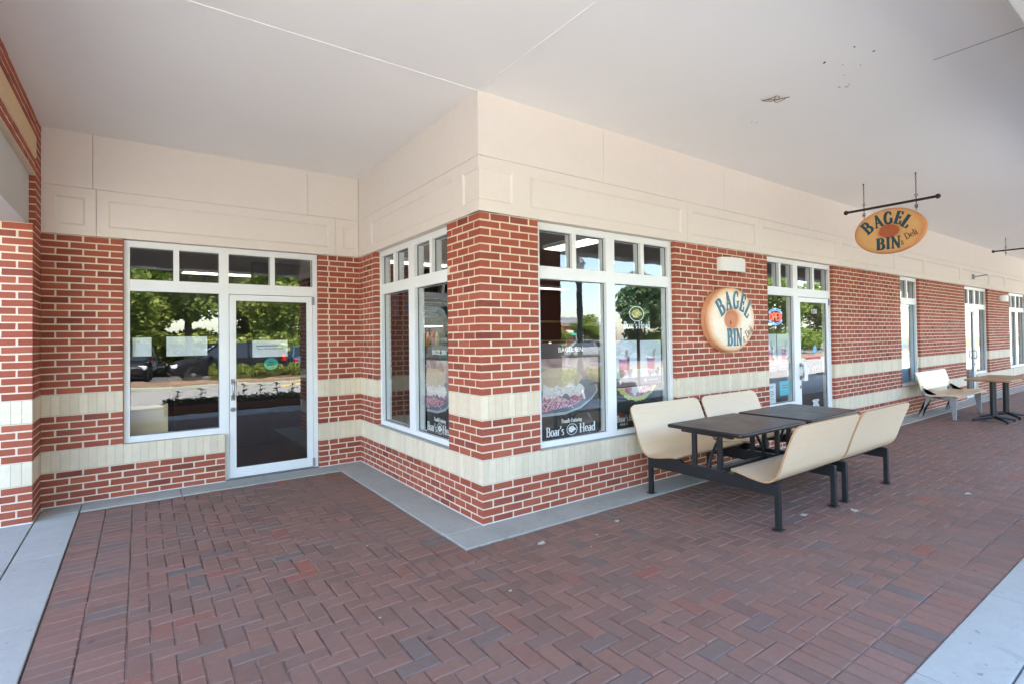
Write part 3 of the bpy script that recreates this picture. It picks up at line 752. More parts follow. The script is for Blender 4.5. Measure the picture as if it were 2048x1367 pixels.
# ------------------------------------------------------------------ lettering
def arc(cx, cy, rx, ry, a0, a1, n=12):
    return [(cx+rx*math.cos(R_(a0+(a1-a0)*i/n)), cy+ry*math.sin(R_(a0+(a1-a0)*i/n))) for i in range(n+1)]
def sf(x, y, w=0.26): return ([(x-w/2, y), (x+w/2, y)], 1.0)
def stem(x, y0=0.0, y1=1.0, s=1.0): return ([(x, y0), (x, y1)], s)
GL = {
 'B': (0.68, [stem(.16), sf(.10, .02, .2), sf(.10, .98, .2), ([(.16,.98),(.32,.98)]+arc(.34,.755,.20,.225,90,-90)+[(.16,.53)], 1), ([(.16,.53),(.36,.53)]+arc(.36,.275,.24,.255,90,-90)+[(.16,.02)], 1)]),
 'A': (0.74, [([(.10,0),(.37,1)], .45), ([(.36,1),(.63,0)], 1), ([(.19,.34),(.54,.34)], 1), sf(.10,.02,.2), sf(.63,.02,.24)]),
 'G': (0.78, [(arc(.40,.5,.30,.48,48,312,22), 1), stem(.66,.08,.42,.9), sf(.66,.42,.26), ([(.62,.95),(.62,.70)], .4)]),
 'E': (0.62, [stem(.16), ([(.04,.98),(.54,.98)], 1), ([(.54,1),(.54,.76)], .45), ([(.16,.52),(.44,.52)], 1), ([(.44,.64),(.44,.40)], .4), ([(.04,.02),(.56,.02)], 1), ([(.56,0),(.56,.28)], .45)]),
 'L': (0.58, [stem(.16), sf(.16,.98,.28), ([(.04,.02),(.54,.02)], 1), ([(.54,0),(.54,.30)], .45)]),
 'I': (0.34, [stem(.17), sf(.17,.98,.30), sf(.17,.02,.30)]),
 'N': (0.78, [stem(.13,0,1,.42), ([(.10,1),(.66,0)], 1), stem(.66,0,1,.42), sf(.08,.98,.18), sf(.13,.02,.24), sf(.66,.98,.24)]),
 'D': (0.74, [stem(.16), sf(.08,.02,.16), sf(.08,.98,.16), ([(.16,.98),(.32,.98)]+arc(.32,.5,.32,.48,90,-90,16)+[(.16,.02)], 1)]),
 'H': (0.82, [stem(.16), stem(.64), sf(.16,.98), sf(.16,.02), sf(.64,.98), sf(.64,.02), ([(.16,.52),(.64,.52)], 1)]),
 'P': (0.62, [stem(.16), sf(.16,.02), sf(.08,.98,.16), ([(.16,.98),(.32,.98)]+arc(.32,.73,.22,.25,90,-90)+[(.16,.48)], 1)]),
 'F': (0.58, [stem(.16), sf(.16,.02), ([(.04,.98),(.54,.98)], 1), ([(.54,1),(.54,.78)], .45), ([(.16,.52),(.42,.52)], 1)]),
 'o': (0.56, [(arc(.28,.31,.21,.31,0,360,20), 1)]),
 'a': (0.54, [(arc(.22,.19,.15,.19,0,360,16), .9), ([(.12,.56)]+arc(.25,.45,.15,.17,110,0,8)+[(.40,.05),(.50,.02)], .9)]),
 'r': (0.44, [stem(.14,0,.62), sf(.14,.02,.24), ([(.14,.42)]+arc(.31,.42,.17,.19,150,60,6), .8)]),
 's': (0.42, [([(.36,.55)]+arc(.22,.47,.13,.14,50,230,8)+arc(.20,.16,.15,.16,60,-140,10), .85)]),
 'e': (0.50, [([(.07,.34),(.43,.34)]+arc(.25,.33,.19,.29,5,320,18), .9)]),
 'd': (0.58, [(arc(.25,.30,.19,.30,0,360,18), .9), stem(.44,0,1.0), sf(.40,.99,.14), sf(.48,.02,.16)]),
 'l': (0.28, [stem(.14), sf(.14,.02,.24), sf(.10,.98,.12)]),
 'i': (0.28, [stem(.14,0,.62), sf(.14,.02,.24), sf(.10,.60,.12), ([(.14,.76),(.14,.88)], 1)]),
 'u': (0.58, [([(.13,.62),(.13,.22)]+arc(.28,.20,.15,.19,180,330,8), .9), stem(.44,0,.62), sf(.09,.60,.12), sf(.48,.02,.14)]),
 'y': (0.52, [([(.08,.62),(.27,.04)], .9), ([(.45,.62),(.20,-.22),(.08,-.26)], .45), sf(.08,.61,.18), sf(.44,.61,.16)]),
 't': (0.38, [([(.18,.82),(.18,.14)]+arc(.27,.12,.09,.11,180,300,5), .9), ([(.04,.61),(.34,.61)], 1)]),
 'n': (0.60, [stem(.14,0,.62), ([(.14,.44)]+arc(.30,.44,.16,.18,160,0,8)+[(.46,0)], .9), sf(.14,.02,.22), sf(.46,.02,.22)]),
 'g': (0.52, [(arc(.24,.38,.16,.22,0,360,16), .85), (arc(.24,-.10,.20,.14,0,360,16), .7), ([(.14,.18),(.12,.08),(.34,.03)], .6), ([(.36,.56),(.48,.60)], .7)]),
 "'": (0.22, [([(.12,1.0),(.12,.80),(.06,.70)], .8)]),
 '&': (0.74, [([(.66,.02),(.20,.66)]+arc(.30,.80,.13,.17,215,-30,10)+[(.16,.42)]+arc(.26,.20,.20,.20,130,330,10)+[(.62,.44)], .75)]),
 ' ': (0.28, []),
}
def stroke_quads(pts, thick, thin, sc_):
    n = len(pts); L = []; Rr = []
    for i in range(n):
        a = Vector(pts[max(i-1, 0)]); b = Vector(pts[min(i+1, n-1)]); t = (b-a)
        if t.length < 1e-6: t = Vector((0, 1))
        t.normalize(); w = 0.5*(thin+(thick-thin)*abs(t.y)**1.3)*1.0
        w = max(thin*0.5, w*sc_); nrm = Vector((-t.y, t.x)); p = Vector(pts[i])
        L.append(p+nrm*w); Rr.append(p-nrm*w)
    return L, Rr
LAY = [0]
def glyphs(mb_, s, thick, thin, fx, ext):
    """adds the serif string; fx maps (x, y) glyph units, returns 2D plane coords; ext = (front, back) depth via plane callback"""
    x = 0.0
    for ch in s:
        w, strokes = GL[ch]
        for pts, sc_ in strokes:
            L, Rr = stroke_quads([(px+x, py) for px, py in pts], thick, thin, sc_)
            LAY[0] = (LAY[0]+1) % 9; o = LAY[0]*0.00012
            n = len(L); vs = []
            for P_ in (L, Rr):
                for v in P_: vs.append(fx(v.x, v.y, -o))
            for P_ in (L, Rr):
                for v in P_: vs.append(fx(v.x, v.y, ext))
            fs = []
            for i in range(n-1):
                fs += [(i, i+1, n+i+1, n+i), (2*n+i, 3*n+i, 3*n+i+1, 2*n+i+1), (i, 2*n+i, 2*n+i+1, i+1), (n+i, n+i+1, 3*n+i+1, 3*n+i)]
            fs += [(0, n, 3*n, 2*n), (n-1, 3*n-1, 4*n-1, 2*n-1)]
            mb_.add(vs, fs)
        x += w
def width(s): return sum(GL[c][0] for c in s)
def serif_text(name, s, mat, parent, T, u, z, h, d, thick=0.17, thin=0.05, center=True, rot=0.0, wx=1.0, ext=0.0012, flip=1):
    """string on the wall plane T at (u, z), cap height h, surface depth d (towards inside positive)"""
    mb_ = MB(); W = width(s)
    def fx(x, y, o):
        px, py = (x-(W/2 if center else 0))*h*wx, (y-0.5 if center else y)*h
        c, s_ = math.cos(rot), math.sin(rot); px, py = px*c-py*s_, px*s_+py*c
        return T(u+flip*px, d+o, z+py)
    glyphs(mb_, s, thick, thin, fx, ext); return mb_.build(name, mat, parent)
def sans_text(name, s, mat, parent, T, u, z, h, d, bold=0.0, align='CENTER', ext=0.0006, flip=1, sx=1.0):
    cu = bpy.data.curves.new('lettering', 'FONT'); cu.body = s; cu.size = h*1.38; cu.align_x = align; cu.extrude = ext/2; cu.offset = bold
    cu.resolution_u = 3
    ob = bpy.data.objects.new('tmp', cu); COL.objects.link(ob); dg = bpy.context.evaluated_depsgraph_get(); dg.update()
    me = bpy.data.meshes.new_from_object(ob.evaluated_get(dg)); bpy.data.objects.remove(ob); bpy.data.curves.remove(cu)
    for v in me.vertices: v.co = T(u+flip*v.co.x*sx, d-v.co.z, z+v.co.y)
    me.name = name; me.materials.clear(); me.materials.append(M[mat]); me.update()
    bm = bmesh.new(); bm.from_mesh(me); bmesh.ops.recalc_face_normals(bm, faces=bm.faces[:]); bm.to_mesh(me); bm.free()
    return link(name, me, parent)

# ------------------------------------------------------------------ signs
def bagel_body(mb_, a, b, t, seg=64):
    """puffy oval with a dimpled middle in local x / z, facing -y (front), thickness t"""
    prof = [(0.0005, -t*0.62), (0.12, -t*0.62), (0.24, -t*0.64), (0.30, -t*0.80), (0.36, -t*0.94), (0.46, -t), (0.70, -t), (0.88, -t*0.97), (0.955, -t*0.88), (0.99, -t*0.72), (1.0, -t*0.55), (0.985, -t*0.42), (1.0, -t*0.30), (1.0, 0.0)]
    mb_.lathe(prof, seg, (0,0,0), 'y', a, b)
sg = tag(empty('wall_sign', (3.49, -0.004, 1.758)), 'round cream bagel shaped sign with teal BAGEL BIN letters on brick pier', 'sign')
mb = MB(); bagel_body(mb, 0.505, 0.397, 0.105); mb.build('bagel_board', 'bagel_wall', sg, smooth=True)
Tl = lambda u, d, z: (u, d, z)
FR = -0.106
def sign_letters(T, sg, letters, words, d, teal, shadow=True):
    for ch, u, z, h, rot, wx in letters:
        if shadow: serif_text('letter_shadow', ch, 'letter_shadow', sg, T, u+0.006, z-0.005, h, d-0.002, 0.22, 0.075, rot=R_(rot), wx=wx, ext=0.004)
        serif_text('letter', ch, teal, sg, T, u, z, h, d-0.006, 0.20, 0.06, rot=R_(rot), wx=wx, ext=0.0035)
sign_letters(Tl, sg, [('B', -0.262, 0.150, 0.205, 36, .86), ('A', -0.105, 0.226, 0.215, 13, .74), ('G', 0.060, 0.242, 0.215, -4, .70), ('E', 0.205, 0.212, 0.215, -20, .74), ('L', 0.318, 0.128, 0.205, -37, .80),
    ('B', -0.080, -0.212, 0.200, 0, .80), ('I', 0.018, -0.212, 0.200, 0, .72), ('N', 0.115, -0.212, 0.200, 0, .72)], None, FR, 'letter_teal')
serif_text('letter', '&', 'letter_tan', sg, Tl, 0.225, -0.245, 0.07, FR-0.001, 0.16, 0.07, rot=R_(10))
serif_text('letter', 'Deli', 'letter_tan', sg, Tl, 0.335, -0.150, 0.10, FR-0.001, 0.15, 0.06, rot=R_(35), wx=.95)
mb = MB(); mb.tube([(-0.004, -0.066, -0.055), (-0.001, -0.074, -0.045), (0.0, -0.072, -0.012)], [0.011, 0.009, 0.004], 6); mb.build('hole_mark', 'sign_side', sg, smooth=True)

hs = tag(empty('hanging_sign', (5.80, -1.02, 2.945)), 'oval tan BAGEL BIN sign hung on chains from a black bar', 'sign')
Th = lambda u, d, z: (d, -u, z)          # faces -X, reading direction towards -Y
a, b, t = 0.435, 0.305, 0.05
prof = [(0.0005, -t*0.5), (0.22, -t*0.5), (0.28, -t*0.55), (0.33, -t*0.9), (0.42, -t), (0.90, -t), (0.965, -t*0.9), (1.0, -t*0.55), (1.0, t*0.55), (0.965, t*0.9), (0.9, t), (0.0005, t)]
mb = MB(); mb.lathe(prof, 64, (0,0,0), 'x', a, b); mb.build('bagel_board', 'bagel_hang', hs, smooth=True)
sign_letters(Th, hs, [('B', -0.262, 0.082, 0.165, 37, .95), ('A', -0.128, 0.152, 0.165, 16, .85), ('G', 0.0, 0.176, 0.165, 0, .82), ('E', 0.128, 0.158, 0.165, -18, .85), ('L', 0.222, 0.092, 0.165, -36, .95),
    ('B', -0.100, -0.165, 0.155, 0, .98), ('I', -0.008, -0.165, 0.155, 0, .85), ('N', 0.086, -0.165, 0.155, 0, .88)], None, -t-0.001, 'letter_teal_dark')
serif_text('letter', '&', 'letter_brown', hs, Th, 0.168, -0.185, 0.06, -t-0.002, 0.16, 0.07)
serif_text('letter', 'Deli', 'letter_brown', hs, Th, 0.265, -0.085, 0.085, -t-0.002, 0.16, 0.07, rot=R_(24))
for yy in (0.32, -0.32):
    e = MB(); e.tube([(0.022*0+0.0, yy+0.016*math.cos(i*math.pi/5), 0.268+0.016*math.sin(i*math.pi/5)) for i in range(10)], 0.004, 6, closed=True); e.build('ring', 'iron', hs, smooth=True)
def hang_bar(loc, y0, y1, chains, label, dn=True, group=None):
    """iron bar across the walkway hung from the ceiling on two chains; loc z is the bar height"""
    r = tag(empty('hanging_bar', loc), label, 'sign bar', group)
    q = MB(); q.tube([(0, y0, 0), (0, y1, 0)], 0.017, 12); q.build('bar', 'iron', r, smooth=True)
    for y in (y0, y1):
        q = MB(); q.sphere((0, y, 0), 0.032, 14, 10); q.build('finial', 'iron', r, smooth=True)
    for y in chains:
        q = MB()
        ring = lambda cz, rad: [(0, y+rad*math.cos(i*math.pi/5), cz+rad*math.sin(i*math.pi/5)) for i in range(10)]
        q.tube([(0, y, -0.055), (0, y, 0.055)], 0.0055, 6)
        q.tube(ring(0.068, 0.015), 0.005, 6, closed=True)
        if dn: q.tube(ring(-0.068, 0.015), 0.005, 6, closed=True)
        q.build('eye_bolt', 'iron', r, smooth=True)
        q = MB(); zt = ZC-loc[2]; zz = 0.088; i = 0; pitch = 0.026
        while zz < zt-0.012:
            pts = []
            for j in range(8):
                aa = 2*math.pi*j/8; px, pz = 0.0075*math.cos(aa), 0.0165*math.sin(aa)
                pts.append((px, y, zz+0.012+pz) if i % 2 else (0, y+px, zz+0.012+pz))
            q.tube(pts, 0.0026, 5, closed=True); zz += pitch; i += 1
        q.tube([(0, y, zt-0.03), (0, y, zt+0.002)], 0.006, 6); q.build('chain', 'iron', r, smooth=True)
        if dn:
            q = MB()
            for i in range(3):
                pts = []
                for j in range(8):
                    aa = 2*math.pi*j/8; px, pz = 0.0055*math.cos(aa), 0.0105*math.sin(aa)
                    pts.append((px, y-(y/abs(y) if y else 1)*0*i, -0.09-i*0.016+pz) if i % 2 else (0, y+px, -0.09-i*0.016+pz))
                q.tube(pts, 0.0018, 5, closed=True)
            q.build('link', 'iron', r, smooth=True)
    return r
hang_bar((5.80, -1.02, 3.30), 0.555, -0.56, (0.315, -0.32), 'black iron bar on two chains that carries the oval sign')
hang_bar((13.18, -1.02, 3.385), 0.53, -0.56, (0.31, -0.33), 'bare black iron bar hanging empty further down the arcade', dn=True)

# wall sconces
def sconce(x, label):
    r = tag(empty('wall_sconce', (x, 0.0, 2.437)), label, 'wall lamp', 'white wall sconces')
    n = 20; outer = [(0.270*math.cos(math.pi*i/n), -0.118*math.sin(math.pi*i/n)**0.72) for i in range(n+1)]
    q = MB(); z0, z1, t = -0.083, 0.083, 0.008
    inner = [(x_*0.955, y_*0.90-0.0) for x_, y_ in outer]
    vs = [(x_, y_, z) for z in (z0, z1) for x_, y_ in outer]+[(x_, y_, z) for z in (z0, z1) for x_, y_ in inner]; N = n+1; fs = []
    for i in range(n):
        fs += [(i, i+1, N+i+1, N+i), (2*N+i, 3*N+i, 3*N+i+1, 2*N+i+1), (i, 2*N+i, 2*N+i+1, i+1), (N+i, N+i+1, 3*N+i+1, 3*N+i)]
    q.add(vs, fs); q.build('shade', 'sconce_white', r, smooth=True)
    q = MB(); q.box(-0.2, 0.2, -0.02, -0.001, -0.06, 0.06); q.build('back_plate', 'sconce_white', r)
    q = MB(); q.tube([(-0.1, -0.06, 0), (0.1, -0.06, 0)], 0.02, 10); q.build('bulb', 'frosted', r, smooth=True)
sconce(3.60, 'curved white wall lamp on the brick above the bagel sign')
sconce(16.1, 'curved white wall lamp on the far narrow brick pier')
# small camera on the fascia
r = tag(empty('wall_camera', (13.55, -0.014, 2.875)), 'small grey bracket light on the cream fascia over the far door', 'bracket')
q = MB(); q.box(-0.05, 0.05, -0.03, 0, -0.06, 0.06); q.build('base', 'grey_metal', r, bevel=0.005)
q = MB(); q.tube([(0, -0.03, 0), (0.02, -0.18, 0.02), (0.05, -0.26, 0.03)], 0.014, 8); q.build('arm', 'grey_metal', r, smooth=True)
# ceiling remnants
hk = tag(empty('wire_hook', (2.168, -1.44, ZC)), 'rusty wire loop left on the arcade ceiling', 'wire')
wp = []
for i in range(30):
    t_ = 2*math.pi*i/29; kx = math.cos(t_)*(1.0 if math.cos(t_) > 0 else 0.7); wp.append((0.085*kx+0.01*math.sin(3*t_), -0.055*kx+0.075*math.sin(2*t_)*0.8, -0.012-0.018*abs(math.sin(1.5*t_))))
wp += [(0.02, 0.06, -0.02), (-0.03, 0.10, -0.012), (-0.04, 0.11, 0.0)]
q = MB(); q.tube(wp, 0.0026, 6); q.build('wire', 'rust', hk, smooth=True)
q = MB(); q.tube([(0.03, -0.02, 0.002), (0.03, -0.02, -0.012)], 0.006, 8); q.build('screw', 'rust', hk)
hr = random.Random(4)
for (px, py, sx, sy) in ((1.93, -1.98, .018, .008), (1.88, -2.22, .01, .006), (2.06, -2.28, .012, .007), (2.08, -2.05, .006, .004), (2.2, -2.13, .006, .004), (2.27, -1.98, .005, .004), (2.45, -1.86, .014, .004), (2.5, -1.9, .018, .004), (2.47, -1.93, .008, .003), (2.52, -1.0, .012, .003), (2.57, -1.02, .008, .003)):
    q = MB(); q.lathe([(0.0005, -0.0015), (1.0, -0.001), (1.02, 0.001)], 9, (0, 0, 0), 'z', sx, sy)
    o = q.build('ceiling_hole', 'dark_hole', bld); o.location = (px, py, ZC); o.rotation_euler = (0, 0, hr.uniform(0, 3))

# ------------------------------------------------------------------ furniture: bench-and-table sets
def bench_profile(th=0.016, n=40):
    """(y, z) centre line: seat front at y=+0.36, bend near 0, back leaning to y=-0.27 at the top"""
    P_ = [(0.36, 0.425), (0.31, 0.428), (0.24, 0.415), (0.14, 0.396), (0.05, 0.388), (-0.005, 0.398), (-0.05, 0.430), (-0.085, 0.480), (-0.115, 0.56), (-0.150, 0.66), (-0.19, 0.76), (-0.235, 0.863)]
    out = []
    m_ = len(P_)
    for i in range(m_-1):
        p0, p1, p2, p3 = [Vector(P_[max(0, min(m_-1, i+k_))]) for k_ in (-1, 0, 1, 2)]
        for s in range(4):
            t_ = s/4; out.append(0.5*((2*p1)+(-p0+p2)*t_+(2*p0-5*p1+4*p2-p3)*t_*t_+(-p0+3*p1-3*p2+p3)*t_**3))
    out.append(Vector(P_[-1])); return out
def bench_shell(name, L, parent, sgn, y_off, z_off=0.0):
    """moulded plywood bench; sgn=+1 seat opens towards +y; rounded top corners"""
    pr = bench_profile(); th = 0.0155; n = len(pr); cr = 0.075
    top = []; length = [0]
    for i in range(1, n): length.append(length[-1]+(pr[i]-pr[i-1]).length)
    tot = length[-1]; q = MB(); fs = []; vs = []
    xs_n = 12
    for side in (0.5, -0.5):
        for i in range(n):
            t_ = (pr[min(i+1, n-1)]-pr[max(i-1, 0)]).normalized(); nr = Vector((t_.y, -t_.x))*(-1)
            p_ = pr[i]+nr*th*side
            ins = 0.0
            for e in (tot-length[i], length[i]):
                c_ = cr if e == tot-length[i] else 0.03
                if e < c_: ins = max(ins, c_-math.sqrt(max(0, c_*c_-(c_-e)**2)))
            hw = L/2-ins
            for j in range(xs_n+1): vs.append((-hw+2*hw*j/xs_n, sgn*p_.x+y_off, p_.y+z_off))
    N = xs_n+1; O = n*N
    for i in range(n-1):
        for j in range(xs_n):
            fs += [(i*N+j, i*N+j+1, (i+1)*N+j+1, (i+1)*N+j), (O+i*N+j, O+(i+1)*N+j, O+(i+1)*N+j+1, O+i*N+j+1)]
    q.add(vs, fs); o = q.build(name, 'laminate', parent, smooth=True)
    ed = MB(); fs = []
    for i in range(n-1):
        fs += [(i*N, (i+1)*N, O+(i+1)*N, O+i*N), (i*N+xs_n, O+i*N+xs_n, O+(i+1)*N+xs_n, (i+1)*N+xs_n)]
    for j in range(xs_n):
        fs += [(j, O+j, O+j+1, j+1), ((n-1)*N+j, (n-1)*N+j+1, O+(n-1)*N+j+1, O+(n-1)*N+j)]
    ed.add(vs, fs); ed.build('ply_edge', 'ply_edge', o)
    return o
def rounded_rect(hx, hy, r, n=6):
    pts = []
    for cx, cy, a0 in ((hx-r, hy-r, 0), (-hx+r, hy-r, 90), (-hx+r, -hy+r, 180), (hx-r, -hy+r, 270)):
        for i in range(n+1): pts.append((cx+r*math.cos(R_(a0+90*i/n)), cy+r*math.sin(R_(a0+90*i/n))))
    return pts
def slab_top(name, hx, hy, z, t, mat, edge, parent, r=0.035):
    o_ = rounded_rect(hx, hy, r); i_ = rounded_rect(hx-0.016, hy-0.016, r-0.012)
    rings = [(rounded_rect(hx-0.012, hy-0.012, r-0.01), z-t), (rounded_rect(hx-0.003, hy-0.003, r-0.003), z-t*0.8), (o_, z-t*0.5), (rounded_rect(hx-0.003, hy-0.003, r-0.003), z-t*0.2), (rounded_rect(hx-0.009, hy-0.009, r-0.008), z-0.002), (i_, z)]
    n = len(o_); q = MB(); vs = [(x_, y_, zz) for ring, zz in rings for x_, y_ in ring]
    fs = [(k_*n+i, k_*n+(i+1) % n, (k_+1)*n+(i+1) % n, (k_+1)*n+i) for k_ in range(len(rings)-1) for i in range(n)]+[tuple(range(n))[::-1]]
    q.add(vs, fs); o = q.build(name, edge, parent, smooth=True)
    q = MB(); q.add([(x_, y_, z) for x_, y_ in i_], [tuple(range(n))]); q.build('top_surface', mat, o, recalc=False)
    return o
def table_set(loc, label):
    L = 1.125
    r = tag(empty('table_set', loc), label, 'picnic table', 'bench and table sets under the arcade')
    yb = 0.67
    slab_top('table_top', 0.55, 0.405, 0.735, 0.034, 'table_top', 'table_edge', r)
    bench_shell('bench', L, r, -1, 0.645); bench_shell('bench', L, r, 1, -0.645)
    for sx in (-1, 1):
        X = sx*0.475; f_ = MB()
        f_.box(X-0.018, X+0.018, -yb-0.02, yb+0.02, 0.272, 0.372)
        # shaped cheeks that carry the seats
        for sy in (-1, 1):
            f_.prism([(sy*0.26, 0.372), (sy*0.30, 0.402), (sy*0.60, 0.376), (sy*0.60, 0.372)], 'x', X-0.0175, X+0.0175)
        f_.build('rail', 'black_metal', r, bevel=0.004)
        for sy in (-1, 1):
            q = MB(); q.box(X-0.021, X+0.021, sy*yb-0.021, sy*yb+0.021, 0.012, 0.3725); q.box(X-0.04, X+0.04, sy*yb-0.04, sy*yb+0.04, 0.004, 0.012); q.build('leg', 'black_metal', r, bevel=0.003)
            q = MB(); q.box(X-0.016, X+0.016, sy*0.135-0.022, sy*0.135+0.022, 0.372, 0.698); q.build('post', 'black_metal', r, bevel=0.003)
        q = MB(); q.box(X-0.02, X+0.02, -0.27, 0.27, 0.672, 0.6995); q.build('top_bracket', 'black_metal', r, bevel=0.003)
        q = MB(); q.box(X-0.02, X+0.02, -0.19, 0.19, 0.372, 0.382); q.build('base_plate', 'black_metal', r)
        q = MB(); q.tube([(X-sx*0.02, 0.0, 0.382), (X-sx*0.05, 0.0, 0.45), (X-sx*0.13, 0.0, 0.56), (X-sx*0.24, 0.0, 0.66), (X-sx*0.26, 0.0, 0.70)], 0.014, 8); q.build('brace', 'black_metal', r, smooth=True)
    q = MB(); q.box(-0.46, 0.46, -0.028, 0.028, 0.30, 0.35); q.build('stretcher', 'black_metal', r, bevel=0.003)
    q = MB(); q.box(-0.455, 0.455, -0.02, 0.02, 0.664, 0.698); q.build('top_rail', 'black_metal', r, bevel=0.003)
    for sy in (-1, 1):
        q = MB(); q.box(-0.46, 0.46, sy*0.57-0.02, sy*0.57+0.02, 0.345, 0.371); q.build('seat_rail', 'black_metal', r, bevel=0.003)
    return r
table_set((2.255, -0.94, 0.0), 'nearer black table joined to two curved plywood benches under the bagel sign')
table_set((3.43, -0.94, 0.0), 'farther black table joined to two curved plywood benches before the shop door')

# far bench with pale slab seat and grey legs
b3 = tag(empty('park_bench', (9.95, -0.40, 0.0)), 'tan bench with grey metal legs beside the narrow window', 'bench')
def slab_bench(name, pts, L, th, parent, mat='laminate'):
    q = MB(); n = len(pts); P_ = [Vector(p_) for p_ in pts]; vs = []
    for side in (0.5, -0.5):
        for i in range(n):
            t_ = (P_[min(i+1, n-1)]-P_[max(i-1, 0)]).normalized(); nr = Vector((-t_.y, t_.x)); p_ = P_[i]+nr*th*side
            vs += [(-L/2, p_.x, p_.y), (L/2, p_.x, p_.y)]
    O = 2*n; fs = []
    for i in range(n-1):
        a_ = 2*i; fs += [(a_, a_+1, a_+3, a_+2), (O+a_, O+a_+2, O+a_+3, O+a_+1), (a_, a_+2, O+a_+2, O+a_), (a_+1, O+a_+1, O+a_+3, a_+3)]
    fs += [(0, O, O+1, 1), (2*n-2, 2*n-1, O+2*n-1, O+2*n-2)]
    q.add(vs, fs); return q.build(name, mat, parent, smooth=True, bevel=0.004)
slab_bench('seat', [(-0.46, 0.42), (-0.40, 0.445), (-0.28, 0.445), (-0.12, 0.425), (-0.02, 0.42), (0.06, 0.44)], 1.66, 0.026, b3)
slab_bench('backrest', [(0.115, 0.50), (0.14, 0.60), (0.175, 0.72), (0.215, 0.83)], 1.62, 0.022, b3)
for sx in (-0.74, 0.74):
    q = MB(); q.prism([(-0.40, 0.43), (-0.28, 0.43), (0.05, 0.41), (0.14, 0.52), (0.11, 0.54), (0.0, 0.36), (-0.22, 0.36), (-0.34, 0.36)], 'x', sx-0.03, sx+0.03); q.build('arm_frame', 'grey_metal', b3, bevel=0.006)
    for (pa, pb) in (((-0.40, 0.40), (-0.37, 0.006)), ((0.06, 0.42), (0.17, 0.006))):
        q = MB(); q.prism([(pa[0]-0.0, pa[1]), (pa[0]+0.12 if pa[0] < 0 else pa[0]-0.11, pa[1]), (pb[0]+0.028, pb[1]), (pb[0]-0.022, pb[1])], 'x', sx-0.022, sx+0.022); q.build('leg', 'grey_metal', b3, bevel=0.006)
        q = MB(); q.lathe([(0.018, 0.0), (0.018, 0.012)], 10, (sx, pb[0], 0.0)); q.build('foot', 'dark_hole', b3)
    q = MB(); q.box(sx-0.05, sx+0.05, 0.118, 0.142, 0.43, 0.58); q.build('back_bracket', 'grey_metal', b3, bevel=0.004)
q = MB(); q.box(-0.7, 0.7, -0.20, -0.15, 0.37, 0.41); q.build('stretcher', 'grey_metal', b3, bevel=0.004)
def pedestal(loc, label):
    r = tag(empty('pedestal_table', loc), label, 'table', 'wood topped pedestal tables')
    o = slab_top('table_top', 0.36, 0.33, 0.745, 0.032, 'oak_top', 'oak_top', r, 0.03)
    q = MB(); q.lathe([(0.055, 0.05), (0.05, 0.10), (0.05, 0.70)], 18); q.build('column', 'black_metal', r, smooth=True)
    q = MB(); q.box(-0.22, 0.22, -0.22, 0.22, 0.70, 0.7125); q.build('top_plate', 'black_metal', r)
    for i in range(4):
        aa = R_(45+90*i); c_, s_ = math.cos(aa), math.sin(aa)
        q = MB(); q.tube([(0.03*c_, 0.03*s_, 0.075), (0.2*c_, 0.2*s_, 0.055), (0.34*c_, 0.34*s_, 0.03)], [0.032, 0.026, 0.018], 8); q.build('foot', 'black_metal', r, smooth=True)
        q = MB(); q.lathe([(0.02, 0.0), (0.02, 0.016)], 10, (0.33*c_, 0.33*s_, 0)); q.build('glide', 'dark_hole', r)
pedestal((9.62, -1.22, 0.0), 'nearer wood topped table on a black pedestal beyond the tan bench')
pedestal((10.36, -1.24, 0.0), 'farther wood topped table on a black pedestal at the right edge')

# ------------------------------------------------------------------ posters and notices in the windows
GI = GLD+0.010                       # just behind the glass
def sheet(name, T, u0, u1, z0, z1, d, mat, parent=None, t=0.0012):
    return MB().tbox(T, u0, u1, d, d+t, z0, z1).build(name, mat, parent)
def blob(name, T, pts, d, mat, parent, t=0.0006):
    n = len(pts); q = MB(); q.add([T(u, d, z) for u, z in pts]+[T(u, d+t, z) for u, z in pts], [tuple(range(n)), tuple(range(n, 2*n))[::-1]]+[(i, n+i, n+(i+1) % n, (i+1) % n) for i in range(n)])
    return q.build(name, mat, parent)
def ell(cu, cz, ru, rz, n=32, a0=0, a1=360, wob=0.0, seed=1):
    q = random.Random(seed); return [(cu+ru*(1+q.uniform(-wob, wob))*math.cos(R_(a0+(a1-a0)*i/n)), cz+rz*(1+q.uniform(-wob, wob))*math.sin(R_(a0+(a1-a0)*i/n))) for i in range(n+(0 if a1-a0 == 360 else 1))]
